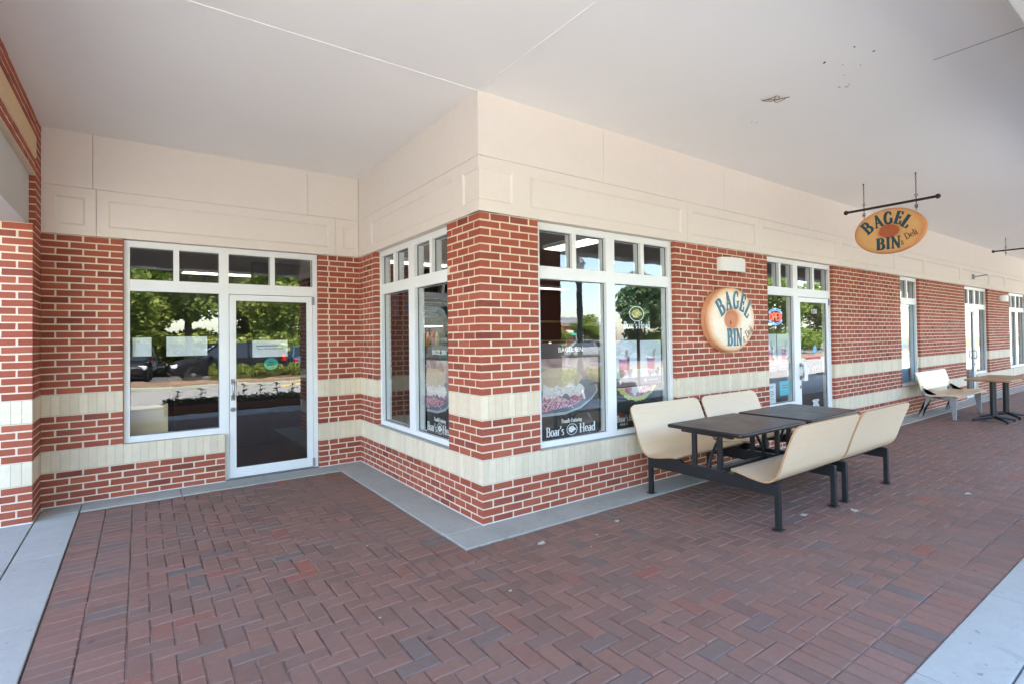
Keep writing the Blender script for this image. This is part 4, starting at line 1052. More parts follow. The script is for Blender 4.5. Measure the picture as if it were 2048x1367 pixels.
def emblem(T, cu, cz, r, d, mat, parent, bgm=None, flip=1, rz=None):
    rz = rz or r
    ring = MB(); n = 40
    vs = []; fs = []
    for i in range(n):
        a = 2*math.pi*i/n
        for rr, dd in ((1.0, d), (0.90, d), (0.90, d+0.0006), (1.0, d+0.0006)): vs.append(T(cu+r*rr*math.cos(a), dd, cz+rz*rr*math.sin(a)))
    for i in range(n):
        j = (i+1) % n
        for k_ in range(4): fs.append((i*4+k_, j*4+k_, j*4+(k_+1) % 4, i*4+(k_+1) % 4))
    ring.add(vs, fs); ring.build('emblem_ring', 'print_white', parent)
    head = [(0.86, -0.02), (0.72, 0.18), (0.50, 0.30), (0.34, 0.52), (0.22, 0.80), (0.08, 0.60), (-0.10, 0.74), (-0.24, 0.56), (-0.50, 0.60), (-0.60, 0.36), (-0.80, 0.20), (-0.66, 0.0), (-0.78, -0.24), (-0.56, -0.36), (-0.56, -0.62), (-0.30, -0.56), (-0.14, -0.78), (0.04, -0.56), (0.24, -0.60), (0.30, -0.40), (0.52, -0.34), (0.60, -0.20), (0.80, -0.22)]
    blob('emblem_head', T, [(cu+flip*x*r*0.84, cz+y*rz*0.84) for x, y in head], d, mat, parent)
    q = MB(); pr = random.Random(5)
    for i in range(9):
        x0, y0 = pr.uniform(-0.5, 0.3), pr.uniform(-0.4, 0.45); 
        q.tbox(T, cu+flip*x0*r*0.8-0.08*r, cu+flip*x0*r*0.8+0.08*r, d-0.0005, d-0.0001*i*0.3, cz+y0*rz*0.8-0.02*rz, cz+y0*rz*0.8+0.022*rz)
    q.build('emblem_lines', 'print_black', parent)
def deli_poster(T, u0, u1, z0, z1, d, label, flip=1):
    """tall dark poster: shop name, blurred shop, ham sandwich on a glass plate, brand line"""
    p_ = tag(sheet('poster', T, u0, u1, z0, z1, d, 'poster_dark'), label, 'poster')
    W, H = u1-u0, z1-z0; lo = u0 if flip == 1 else u1
    X = lambda f_: lo+flip*f_*W
    Z = lambda f_: z0+f_*H
    def pl(pts): return [(X(a), Z(b)) for a, b in pts]
    e = d-0.001
    blob('blurred_room', T, pl([(0.0, 0.60), (0.0, 0.84), (1, 0.84), (1, 0.56)]), e, 'poster_blur', p_); e -= 0.001
    blob('plate', T, pl([(0.0, 0.255), (0.40, 0.255), (0.66, 0.30), (0.86, 0.39), (0.97, 0.47), (0.95, 0.54), (0.80, 0.60), (0.0, 0.60)]), e, 'print_plate', p_); e -= 0.001
    rim = [(0.0, 0.245), (0.40, 0.245), (0.67, 0.29), (0.88, 0.385), (0.985, 0.47), (0.955, 0.545), (0.94, 0.54), (0.96, 0.475), (0.865, 0.40), (0.66, 0.312), (0.40, 0.272), (0.0, 0.272)]
    blob('plate_rim', T, pl(rim), e, 'print_plate_rim', p_); e -= 0.001
    blob('bread', T, pl([(0.0, 0.52), (0.0, 0.70), (0.12, 0.74), (0.40, 0.745), (0.62, 0.71), (0.70, 0.63), (0.62, 0.55)]), e, 'print_bun', p_); e -= 0.001
    pr = random.Random(9)
    top = [(0.04+0.66*i/16, 0.455+0.05*math.sin(i*0.5)+pr.uniform(-0.018, 0.018)) for i in range(17)]
    blob('ham', T, pl([(0.0, 0.30)]+[(0.08+0.6*i/10, 0.30+0.07*(i/10)**2+pr.uniform(-0.01, 0.01)) for i in range(11)]+top[::-1]+[(0.0, 0.44)]), e, 'meat', p_); e -= 0.001
    blob('slaw', T, pl([(0.02, 0.43)]+[(0.05+0.66*i/14, 0.45+pr.uniform(-0.03, 0.02)) for i in range(15)]+[(0.74, 0.50)]+[(0.70-0.66*i/12, 0.555+pr.uniform(-0.02, 0.03)) for i in range(13)]), e, 'slaw', p_); e -= 0.001
    for i in range(26):
        a, b_ = pr.uniform(0.03, 0.70), pr.uniform(0.31, 0.50); ln = pr.uniform(0.05, 0.13); ph = pr.uniform(-0.6, 0.6)
        pts = [(a+ln*(t_-0.5), b_+0.018*math.sin(t_*5+ph)+ph*0.04*(t_-0.5)) for t_ in [j/7 for j in range(8)]]
        w = pr.uniform(0.003, 0.007)
        blob('fold', T, pl(pts+[(x_, y_-w) for x_, y_ in pts[::-1]]), e-0.00004*i, 'slaw' if i % 3 else 'meat', p_, 0.0003)
    e -= 0.002
    t_ = sans_text('lettering', 'BAGEL BIN', 'print_white', p_, T, X(0.5), Z(0.905), 0.047, e, flip=1, bold=0.0006, sx=1.02)
    serif_text('lettering', 'Proudly Featuring', 'print_white', p_, T, X(0.50), Z(0.178), 0.040, e, 0.15, 0.06, wx=0.78)
    serif_text('lettering', "Boar's", 'print_white', p_, T, u0+W*0.215, z0+H*0.082, 0.088, e, 0.17, 0.055, wx=0.86)
    serif_text('lettering', 'Head', 'print_white', p_, T, u0+W*0.775, z0+H*0.082, 0.088, e, 0.17, 0.055, wx=0.98)
    emblem(T, u0+W*0.50, z0+H*0.08, 0.068, e, 'print_white', p_, rz=0.055)
    return p_
deli_poster(Tf, 0.70, 1.432, 0.604, 1.515, GI, 'tall dark poster of a ham sandwich in the front window')
Tsr = lambda u, d, z: (d, -u, z)          # side wall read from the recess (towards -Y)
deli_poster(Tsr, -1.318, -0.68, 0.604, 1.50, GI, 'tall dark sandwich poster in the window of the recess side wall')
# second front light: decal, shake posters, lower poster
dc = tag(empty('window_decal', (2.012, GI, 1.75)), "gold and white round boar emblem over Boar's Head lettering on the glass", 'decal')
Td = lambda u, d, z: (u-2.012, d-GI, z-1.75)
emblem(Td, 2.012, 1.812, 0.118, GI-0.002, 'print_gold', dc, rz=0.083)
serif_text('lettering', "Boar's Head", 'print_white', dc, Td, 2.012, 1.69, 0.075, GI-0.002, 0.20, 0.07, wx=0.98)
def shake_poster(T, u0, u1, z0, z1, d, label, kind):
    p_ = tag(sheet('poster', T, u0, u1, z0, z1, d, 'print_sky'), label, 'poster'); W, H = u1-u0, z1-z0
    X = lambda f_: u0+f_*W
    Z = lambda f_: z0+f_*H
    pl = lambda pts: [(X(a), Z(b)) for a, b in pts]
    e = d-0.001
    blob('footer', T, pl([(0, 0), (1, 0), (1, 0.185), (0, 0.185)]), e, 'print_mauve', p_); e -= 0.001
    c_ = 0.36 if kind == 0 else 0.5
    if kind == 0: blob('glass_back', T, pl([(0.44, 0.30), (0.64, 0.30), (0.66, 0.66), (0.42, 0.66)]), e, 'print_berry', p_); e -= 0.001
    blob('glass', T, pl([(c_-0.15, 0.23), (c_+0.15, 0.23), (c_+0.19, 0.62), (c_-0.19, 0.62)]), e, 'print_shake', p_); e -= 0.001
    blob('foam', T, pl([(c_+0.19*math.cos(t_*0.5236), 0.62+0.035*math.sin(t_*0.5236)) for t_ in range(12)]), e, 'paper_white', p_); e -= 0.001
    for i, (a, b_) in enumerate(((c_+0.25, 0.28), (c_+0.34, 0.33), (c_-0.06, 0.235), (c_+0.30, 0.24))):
        blob('berry', T, [(X(a)+0.024*math.cos(t_*0.6), Z(b_)+0.022*math.sin(t_*0.6)) for t_ in range(10)], e-0.0002*i, 'print_berry', p_)
    for i in range(2): blob('straw', T, pl([(c_+0.08+0.06*i, 0.62), (c_+0.10+0.06*i, 0.62), (c_+0.15+0.07*i, 0.80), (c_+0.13+0.07*i, 0.80)]), e-0.001-0.0002*i, 'print_mauve', p_)
    blob('footer_mark', T, [(X(0.22)+0.018*math.cos(t_*0.6), Z(0.095)+0.02*math.sin(t_*0.6)) for t_ in range(10)], e, 'print_white', p_)
    MB().tbox(T, X(0.36), X(0.80), e, e+0.0005, Z(0.085), Z(0.108)).build('footer_line', 'print_sky', p_)
shake_poster(Tf, 1.672, 2.008, 1.04, 1.527, GI+0.002, 'pale poster of a purple berry shake below the round boar decal', 0)
shake_poster(Tf, 2.060, 2.40, 1.045, 1.524, GI+0.002, 'pale poster of a pink shake beside the window mullion on the right', 1)
lp = tag(sheet('poster', Tf, 1.662, 2.40, 0.606, 1.033, GI+0.004, 'print_navy'), 'dark poster of an open sandwich low in the front window behind the bench', 'poster')
e = GI+0.003
pr = random.Random(21)
lf = [(1.70+0.62*i/24, 1.03) for i in range(25)]+[(2.31-0.60*i/30, 0.875+0.20*abs((i-15)/15)**2.2*0.7+pr.uniform(-0.012, 0.012)) for i in range(31)]
blob('lettuce', Tf, lf, e, 'print_lettuce', lp); blob('ham', Tf, [(1.76, 1.03), (2.27, 1.03), (2.20, 0.95), (2.02, 0.915), (1.90, 0.93)], e-0.001, 'meat', lp)
blob('onion', Tf, [(1.92, 1.03), (2.02, 1.03), (2.03, 0.985), (1.96, 0.93), (1.925, 0.97)], e-0.002, 'paper_white', lp)
blob('board', Tf, [(1.664, 0.70), (1.82, 0.70), (1.80, 0.76), (1.664, 0.79)], e, 'letter_brown', lp)
serif_text('lettering', "Boar's Head", 'print_white', lp, Tf, 1.69, 0.672, 0.068, e-0.002, 0.17, 0.06, center=False, wx=0.86)
sans_text('lettering', 'FINE C', 'print_white', lp, Tf, 1.735, 0.634, 0.022, e-0.002, align='LEFT', bold=0.0005, sx=1.3)
# beside the shop door
ns = tag(empty('neon_sign', (4.86, GI+0.02, 1.815)), 'red OPEN neon sign with blue arcs inside the entrance sidelight', 'sign')
Tn = lambda u, d, z: (u-4.86, d-GI-0.02, z-1.815)
q = MB()
for s_ in (-1, 1):
    for off in (0.0, 0.022):
        q.tube([Tn(4.86+(0.20-off)*math.cos(R_(t_)), GI+0.01, 1.815+s_*(0.115-off)*math.sin(R_(t_))) for t_ in range(25, 160, 9)], 0.006, 6)
q.build('blue_tube', 'neon_blue', ns, smooth=True)
LT = {'O': [arc(.25,.5,.22,.48,0,360,14)], 'P': [[(.06,0),(.06,1),(.28,1)]+arc(.28,.74,.16,.26,90,-90,8)+[(.06,.48)]], 'E': [[(.42,1),(.06,1),(.06,0),(.42,0)], [(.06,.5),(.36,.5)]], 'N': [[(.06,0),(.06,1),(.42,0),(.42,1)]]}
q = MB()
for i, ch in enumerate('OPEN'):
    for st_ in LT[ch]: q.tube([Tn(4.86-0.155+0.082*i+x_*0.15, GI+0.006, 1.765+y_*0.10) for x_, y_ in st_], 0.0062, 6)
q.build('red_tube', 'neon_red', ns, smooth=True)
q = MB(); q.tbox(Tn, 4.64, 5.08, GI+0.022, GI+0.03, 1.70, 1.93); q.build('backing', 'print_black', ns)
shake_poster(Tf, 4.56, 4.86, 1.056, 1.574, GI+0.002, 'pale berry drink poster under the neon sign', 0)
shake_poster(Tf, 4.878, 5.22, 1.062, 1.572, GI+0.002, 'pale shake poster next to the shop door frame', 1)
pc = tag(sheet('notice', Tf, 4.925, 5.215, 0.70, 0.905, GI, 'paper_cyan'), 'bright cyan paper notice taped in the entrance sidelight', 'notice')
q = MB()
for z_, a_, b_ in ((0.838, 4.98, 5.17), (0.806, 4.985, 5.16)): q.tbox(Tf, a_, b_, GI-0.0015, GI-0.0005, z_, z_+0.012)
q.build('print_line', 'letter_teal_dark', pc)
pw = tag(sheet('notice', Tf, 4.60, 4.815, 0.612, 0.888, GI+0.001, 'paper_white'), 'white paper notice low in the entrance sidelight', 'notice')
q = MB()
for z_, a, b_ in ((0.845, .05, .16), (0.828, .06, .15), (0.775, .04, .16), (0.757, .05, .17), (0.735, .03, .17), (0.715, .05, .15), (0.675, .07, .14)): q.tbox(Tf, 4.60+a, 4.60+b_, GI, GI+0.0006, z_, z_+0.008)
q.build('print_line', 'print_grey', pw)
dn = tag(empty('door_lettering', (5.93, 0.07, 1.3)), 'white street number and opening hours on the glass of the front door', 'lettering')
Tdn = lambda u, d, z: (u-5.93, d-0.07, z-1.3)
sans_text('lettering', '1300', 'print_white', dn, Tdn, 5.90, 1.875, 0.075, 0.0775, bold=0.001, sx=0.9)
q = MB()
for z_, a, b_ in ((1.10, 5.84, 5.94), (1.075, 5.80, 6.0), (1.04, 5.85, 5.93), (1.012, 5.80, 6.0), (0.565, 5.80, 6.0), (0.545, 5.80, 6.0), (0.525, 5.82, 5.97), (0.505, 5.82, 5.97), (0.485, 5.80, 6.0), (0.465, 5.80, 6.0)): q.tbox(Tdn, a, b_, 0.0765, 0.078, z_, z_+0.011)
q.build('hours_line', 'print_white', dn)
st_ = tag(blob('sticker', lambda u, d, z: (u, d, z), [(5.90+0.058*math.cos(t_*0.314), 1.335+0.062*math.sin(t_*0.314)) for t_ in range(20)], 0.0762, 'sticker_blue', None), 'round pale blue sticker on the glass of the front door', 'sticker')
st2 = tag(sheet('sticker', Tf, 5.62, 6.08, 1.19, 1.222, 0.0764, 'sticker_red'), 'thin red strip sticker across the glass of the front door', 'sticker')
q = MB(); q.box(5.445, 5.545, 0.008, 0.05, 0.885, 1.165)
mbx = tag(q.build('door_mailbox', 'frame_white', None, bevel=0.006), 'white metal mail slot box on the stile of the front door', 'mailbox')
# recess window and door
tag(sheet('notice', Tb, -2.046, -1.672, 1.425, 1.635, GI, 'paper_white'), 'blank white paper sheet on the recess window, right hand one', 'notice')
tag(sheet('notice', Tb, -2.335, -2.176, 1.432, 1.628, GI, 'paper_white'), 'blank white paper sheet on the recess window, left hand one', 'notice')
pd = tag(sheet('notice', Tb, -1.226, -0.848, 1.388, 1.585, FD0+0.038, 'paper_white'), 'white paper on the recess door asking to use the other door', 'notice')
sans_text('lettering', 'Please Use the Other Door', 'print_navy', pd, Tb, -1.037, 1.478, 0.018, FD0+0.0365, bold=0.0004)
q = MB(); q.tbox(Tb, -1.19, -0.89, FD0+0.0365, FD0+0.0372, 1.512, 1.526); q.build('print_line', 'print_grey', pd)
ts = tag(blob('sticker', Tb, [(-1.03+0.076*math.cos(t_*0.25), 1.305+0.07*math.sin(t_*0.25)) for t_ in range(25)], FD0+0.0352, 'sticker_teal', None), 'round teal sticker on the glass of the recess door', 'sticker')
q = MB(); q.tbox(Tb, -1.075, -0.985, FD0+0.0343, FD0+0.0348, 1.285, 1.303); q.tbox(Tb, -1.06, -1.0, FD0+0.0343, FD0+0.0348, 1.318, 1.328); q.build('print_line', 'letter_teal_dark', ts)
wb = tag(sheet('wood_board', Tb, -2.40, -2.05, 0.10, 0.895, 0.24, 'inner_wood', None, 0.02), 'pale wooden board standing inside the recess window', 'board')
MB().tbox(Tb, -2.05, -2.03, 0.235, 0.265, 0.10, 0.905).build('board_edge', 'inner_wood', wb)
pu_ = tag(sans_text('wall_lettering', 'PICK UP', 'inner_wall', None, Tb, -0.25, 1.745, 0.062, 2.13, sx=0.72), 'pale PICK UP lettering on the dark wall inside the recess door', 'lettering')

# ------------------------------------------------------------------ inside the shop
PI0 = math.pi/2
def ceiling_light(x, y, rot, label):
    r = tag(empty('ceiling_light', (x, y, 2.80), rot), label, 'ceiling light', 'ceiling lights inside the shop')
    q = MB(); q.box(-0.62, 0.62, -0.16, 0.16, -0.05, 0.0); q.build('housing', 'frame_white', r)
    q = MB(); q.box(-0.60, 0.60, -0.14, 0.14, -0.058, -0.0505); q.build('diffuser', 'lamp_panel', r)
ceiling_light(2.15, 1.15, PI0, 'lit strip light inside behind the front window')
ceiling_light(5.5, 6.3, 0, 'lit strip light inside over the middle of the shop')
ceiling_light(-1.1, 6.95, 0, 'lit strip light inside behind the recess door')
ceiling_light(5.6, 2.0, 0, 'lit strip light inside behind the front door')
ceiling_light(1.1, 3.95, 0, 'lit strip light inside near the counter')
ceiling_light(11.5, 3.0, 0, 'lit strip light inside the next shop')
ceiling_light(18.0, 3.0, 0, 'lit strip light inside the farthest shop')
ct = tag(empty('shop_counter', (2.6, 5.6, 0)), 'dark serving counter inside the shop', 'counter')
q = MB(); q.box(-4.5, 2.6, -0.4, 0.4, 0.003, 1.0); q.build('counter_body', 'inner_dark', ct)
q = MB(); q.box(-4.55, 2.65, -0.45, 0.45, 1.0, 1.04); q.build('counter_top', 'inner_wood', ct)
for i in range(3):
    bm_ = tag(empty('menu_board', (1.3+i*1.35, 6.6, 2.2)), ('left', 'middle', 'right')[i]+' blue menu board hung over the counter', 'menu board', 'menu boards over the counter')
    q = MB(); q.box(-0.62, 0.62, -0.02, 0.02, -0.35, 0.35); q.build('board', 'menu_blue', bm_)
    q = MB()
    for j in range(6): q.box(-0.5, 0.1+0.06*((i+j) % 4), -0.024, -0.0205, 0.22-j*0.09, 0.25-j*0.09)
    q.build('text_line', 'paper_white', bm_)
MB().box(-3.3, 7.5, 7.2, 7.3, 0.004, 2.795).build('shop_wall', 'inner_dark', bld)
MB().box(-0.9, 0.5, D+2.1, D+2.25, 0.004, 2.795).build('shop_wall', 'inner_dark', bld).location = (0, 0.16, 0)
fg = tag(empty('drinks_fridge', (1.5, 4.65, 0.0)), 'lit glass fronted drinks fridge inside the shop', 'fridge')
q = MB(); q.box(-0.35, 0.35, 0.30, 0.34, 0.003, 1.95); q.box(-0.35, -0.31, -0.3, 0.3, 0.003, 1.95); q.box(0.31, 0.35, -0.3, 0.3, 0.003, 1.95); q.box(-0.31, 0.31, -0.3, 0.3, 1.8, 1.95); q.box(-0.31, 0.31, -0.3, 0.3, 0.003, 0.2)
q.build('cabinet', 'inner_dark', fg)
q = MB(); q.box(-0.3, 0.3, -0.28, 0.2, 1.78, 1.795); q.build('fridge_lamp', 'lamp_panel', fg)
for j in range(4):
    z_ = 0.45+j*0.34
    q = MB(); q.box(-0.308, 0.308, -0.26, 0.29, z_-0.012, z_); q.build('shelf', 'steel', fg)
    for i in range(7):
        bt = tag(empty('drink_bottle', (1.5-0.26+i*0.086, 4.65-0.16, z_)), ('leftmost', 'second', 'third', 'fourth', 'fifth', 'sixth', 'rightmost')[i]+' bottle on the '+('lowest', 'second', 'third', 'top')[j]+' shelf of the lit drinks fridge', 'bottle', 'bottles in the drinks fridge')
        q = MB(); q.lathe([(0.03, 0.0), (0.032, 0.1), (0.03, 0.15), (0.014, 0.19), (0.014, 0.22)], 10); q.build('bottle_body', ('print_bun', 'print_lettuce', 'sticker_red', 'awning_orange')[(i*3+j) % 4], bt, smooth=True)
sf_ = tag(empty('shop_shelf', (4.2, 4.55, 0.0)), 'dark shelf unit with warm lights inside the shop', 'shelf')
q = MB(); q.box(-0.6, 0.6, 0.2, 0.24, 0.003, 2.1); q.box(-0.64, -0.6, -0.2, 0.24, 0.003, 2.1); q.box(0.6, 0.64, -0.2, 0.24, 0.003, 2.1); q.build('carcass', 'inner_dark', sf_)
for j in range(5):
    q = MB(); q.box(-0.6, 0.6, -0.2, 0.2, 0.35+j*0.38, 0.38+j*0.38); q.build('shelf_board', 'inner_wood', sf_)
for j in range(3):
    q = MB(); q.sphere((-0.35+0.35*j, -0.05, 1.82-0.38*j), 0.035); q.build('bulb', 'warm_bulb', sf_, smooth=True)
bl_ = tag(empty('window_blind', (9.57, 0.21, 0.56)), 'lowered pale blue blind inside the narrow window', 'blind')
q = MB()
for i in range(58): q.box(-0.46, 0.46, 0.0, 0.02, 0.02+i*0.026, 0.041+i*0.026)
q.build('slat', 'sticker_blue', bl_)

# ------------------------------------------------------------------ marks on the paving
mr = random.Random(12)
for (px, py, s_) in ((0.16, -0.60, .05), (2.30, -1.55, .05), (2.75, -1.78, .06), (0.95, -0.62, .035), (4.1, -2.25, .05), (-1.6, 0.9, .008), (-0.9, 0.2, .009), (-1.2, -0.9, .010), (-1.85, 1.4, .008), (0.4, -0.9, .010), (0.6, -0.75, .012), (-0.45, -1.1, .014)):
    n = 13; pts = []
    for i in range(n):
        rr = s_*mr.uniform(0.35, 1.0); pts.append((px+rr*math.cos(2*math.pi*i/n), py+0.8*rr*math.sin(2*math.pi*i/n)))
    q = MB(); q.prism(pts, 'z', 0.0012, 0.0032); stuff(q.build('mortar_splash', 'cream_joint', paving))

# ------------------------------------------------------------------ across the lane (seen mirrored in the glass)
def foliage(pts_r, n, size, seed, squash=1.0):
    """leaf quads inside a union of blobs: pts_r = [(centre, radii)]"""
    q = random.Random(seed); b_ = MB(); vol = [r_[0]*r_[1]*r_[2] for _, r_ in pts_r]; tot = sum(vol)
    for (c_, r_), v_ in zip(pts_r, vol):
        tint = q.uniform(-0.22, 0.22)
        for _ in range(int(n*v_/tot)):
            d_ = Vector((q.gauss(0, 1), q.gauss(0, 1), q.gauss(0, 1))).normalized()*(q.random()**0.42)
            p_ = Vector((c_[0]+d_.x*r_[0], c_[1]+d_.y*r_[1], c_[2]+d_.z*r_[2]))
            a_ = Vector((q.gauss(0, 1), q.gauss(0, 1), q.gauss(0, .6))).normalized(); b2 = a_.cross(Vector((q.gauss(0, 1), q.gauss(0, 1), q.gauss(0, 1)))).normalized()
            s_ = size*q.uniform(0.6, 1.3); a_ *= s_; b2 *= s_*0.55
            b_.add([p_-a_, p_+b2*0.9-a_*0.1, p_+a_, p_-b2*0.9-a_*0.1], [(0, 1, 2, 3)], min(0.999, max(0, 0.5+tint+q.uniform(-0.3, 0.3))))
    return b_
def tree_mesh(seed, h, w, lo=0.30):
    q = random.Random(seed); blobs = []; limbs = []
    for i in range(11):
        a_ = i*2.4+q.uniform(-.4, .4); rr = w*q.uniform(0.25, 0.62); z_ = h*q.uniform(lo, 0.86)
        c_ = (rr*math.cos(a_), rr*math.sin(a_), z_); s_ = w*q.uniform(0.28, 0.44)
        blobs.append((c_, (s_, s_, s_*q.uniform(.6, .85)))); limbs.append(c_)
    if lo < 0.15:
        for i in range(9):
            a_ = i*0.7; blobs.append(((w*.62*math.cos(a_), w*.62*math.sin(a_), h*q.uniform(.12, .26)), (w*.34, w*.34, h*.13)))
    blobs.append(((0, 0, h*0.88), (w*.36, w*.36, h*.12)))
    t_ = MB(); t_.tube([(0, 0, -0.2), (0.03, 0.02, h*.18), (-0.02, 0.05, h*.36), (0.05, 0, h*.62), (0, 0, h*.85)], [0.26, 0.19, 0.16, 0.09, 0.03], 9)
    for c_ in limbs:
        b0 = Vector((0, 0, h*q.uniform(.28, .5))); e_ = Vector(c_); t_.tube([b0, b0.lerp(e_, .5)+Vector((0, 0, .25)), e_], [0.085, 0.055, 0.02], 6)
    return t_, foliage(blobs, 8500 if lo > 0.15 else 12000, 0.165, seed)
kinds = []
for sd, h, w, lm, lo in ((1, 7.2, 3.0, 'leaf', .32), (2, 8.6, 3.6, 'leaf', .30), (3, 6.4, 2.6, 'leaf_blue', .22), (4, 7.0, 3.8, 'leaf', .10)):
    t_, f_ = tree_mesh(sd, h, w, lo); kinds.append((t_.mesh('trunk', 'bark', True), f_.mesh('crown', lm, recalc=False, attr=True)))
def tree(x, y, k_, s_, rz, label):
    r = tag(empty('shade_tree', (x, y, -0.02), rz), label, 'tree', 'trees around the car park'); r.scale = (s_, s_, s_)
    link('trunk', kinds[k_][0], r); link('crown', kinds[k_][1], r)
tree(-4.4, -23.6, 1, 1.0, 0.3, 'large shade tree behind the cars mirrored at the left of the recess window')
tree(-0.2, -23.9, 0, 1.1, 1.9, 'shade tree behind the cars mirrored in the middle of the recess window')
tree(4.0, -23.4, 3, 0.95, 2.5, 'spreading shade tree behind the cars mirrored in the recess door')
tree(8.2, -23.8, 0, 1.0, 0.9, 'shade tree behind the cars mirrored at the right of the recess door')
tree(-2.0, -31.5, 3, 1.1, 4.0, 'tall tree beyond the rear parked cars mirrored left')
tree(3.4, -31.0, 3, 1.1, 0.7, 'tall tree beyond the rear parked cars mirrored centre')
tree(9.6, -31.5, 3, 1.1, 1.1, 'tall tree beyond the rear parked cars mirrored right')
tree(-9.5, -27.0, 3, 1.15, 2.0, 'far left shade tree beside the car park')
tree(25.9, -22.0, 2, 0.98, 0.6, 'bluish tree across the lane mirrored in the front window')
tree(29.6, -22.6, 3, 0.88, 0.2, 'green tree beside the bluish one mirrored in the front window')
tree(24.3, -30.5, 3, 0.44, 3.0, 'small tree before the far shops mirrored left in the front window')
tree(29.3, -31.0, 3, 0.52, 1.2, 'small tree before the far shops mirrored right in the front window')
tree(43.5, -21.5, 3, 1.0, 1.0, 'spreading tree beside the lane mirrored in the entrance sidelight')
tree(60.0, -26.0, 3, 1.1, 1.5, 'distant tree along the lane')
for i in range(9):
    tree(-16.0+i*4.6+(i*37 % 5)*0.4, -39.0-(i*53 % 4), (3, 1, 3)[i % 3], 1.15+0.1*(i % 3), i*1.3, ('first', 'second', 'third', 'fourth', 'fifth', 'sixth', 'seventh', 'eighth', 'ninth')[i]+' tree from the left in the row behind the car park')
tree(-18.0, -30.0, 1, 1.2, 1.5, 'tree at the far left corner of the car park')
hr = random.Random(8); hb = []
for i in range(14): hb.append(((hr.uniform(-1.0, 1.0), hr.uniform(-.32, .32), hr.uniform(.18, .42)), (.42, .36, .26)))
hm = foliage(hb, 5200, 0.05, 40).mesh('foliage', 'leaf_hedge', recalc=False, attr=True)
def hedge(x, y, s_, label):
    r = tag(empty('hedge', (x, y, 0.0)), label, 'hedge', 'clipped hedges on the island'); r.scale = (s_, 1, 1)
    link('foliage', hm, r); MB().tube([(0, 0, -0.05), (0, 0, 0.5)], 0.05, 6).build('stem', 'bark', r)
hedge(0.55, -16.6, 0.45, 'short clipped hedge mirrored between the recess window and door')
hedge(1.95, -16.5, 0.8, 'clipped hedge mirrored in the middle of the recess door')
hedge(4.3, -16.4, 1.1, 'clipped hedge mirrored at the right of the recess door')
for i, (x_, y_, lab) in enumerate(((9.4, -10.6, 'rounded shrub before the lamp post mirrored in the front window'), (11.2, -10.4, 'rounded shrub beyond the lamp post mirrored in the front window'))):
    r = tag(empty('shrub', (x_, y_, -0.1)), lab, 'shrub'); r.scale = (0.75, 1.3, 0.95)
    link('foliage', hm, r); MB().tube([(0, 0, -0.1), (0, 0, 0.5)], 0.05, 6).build('stem', 'bark', r)

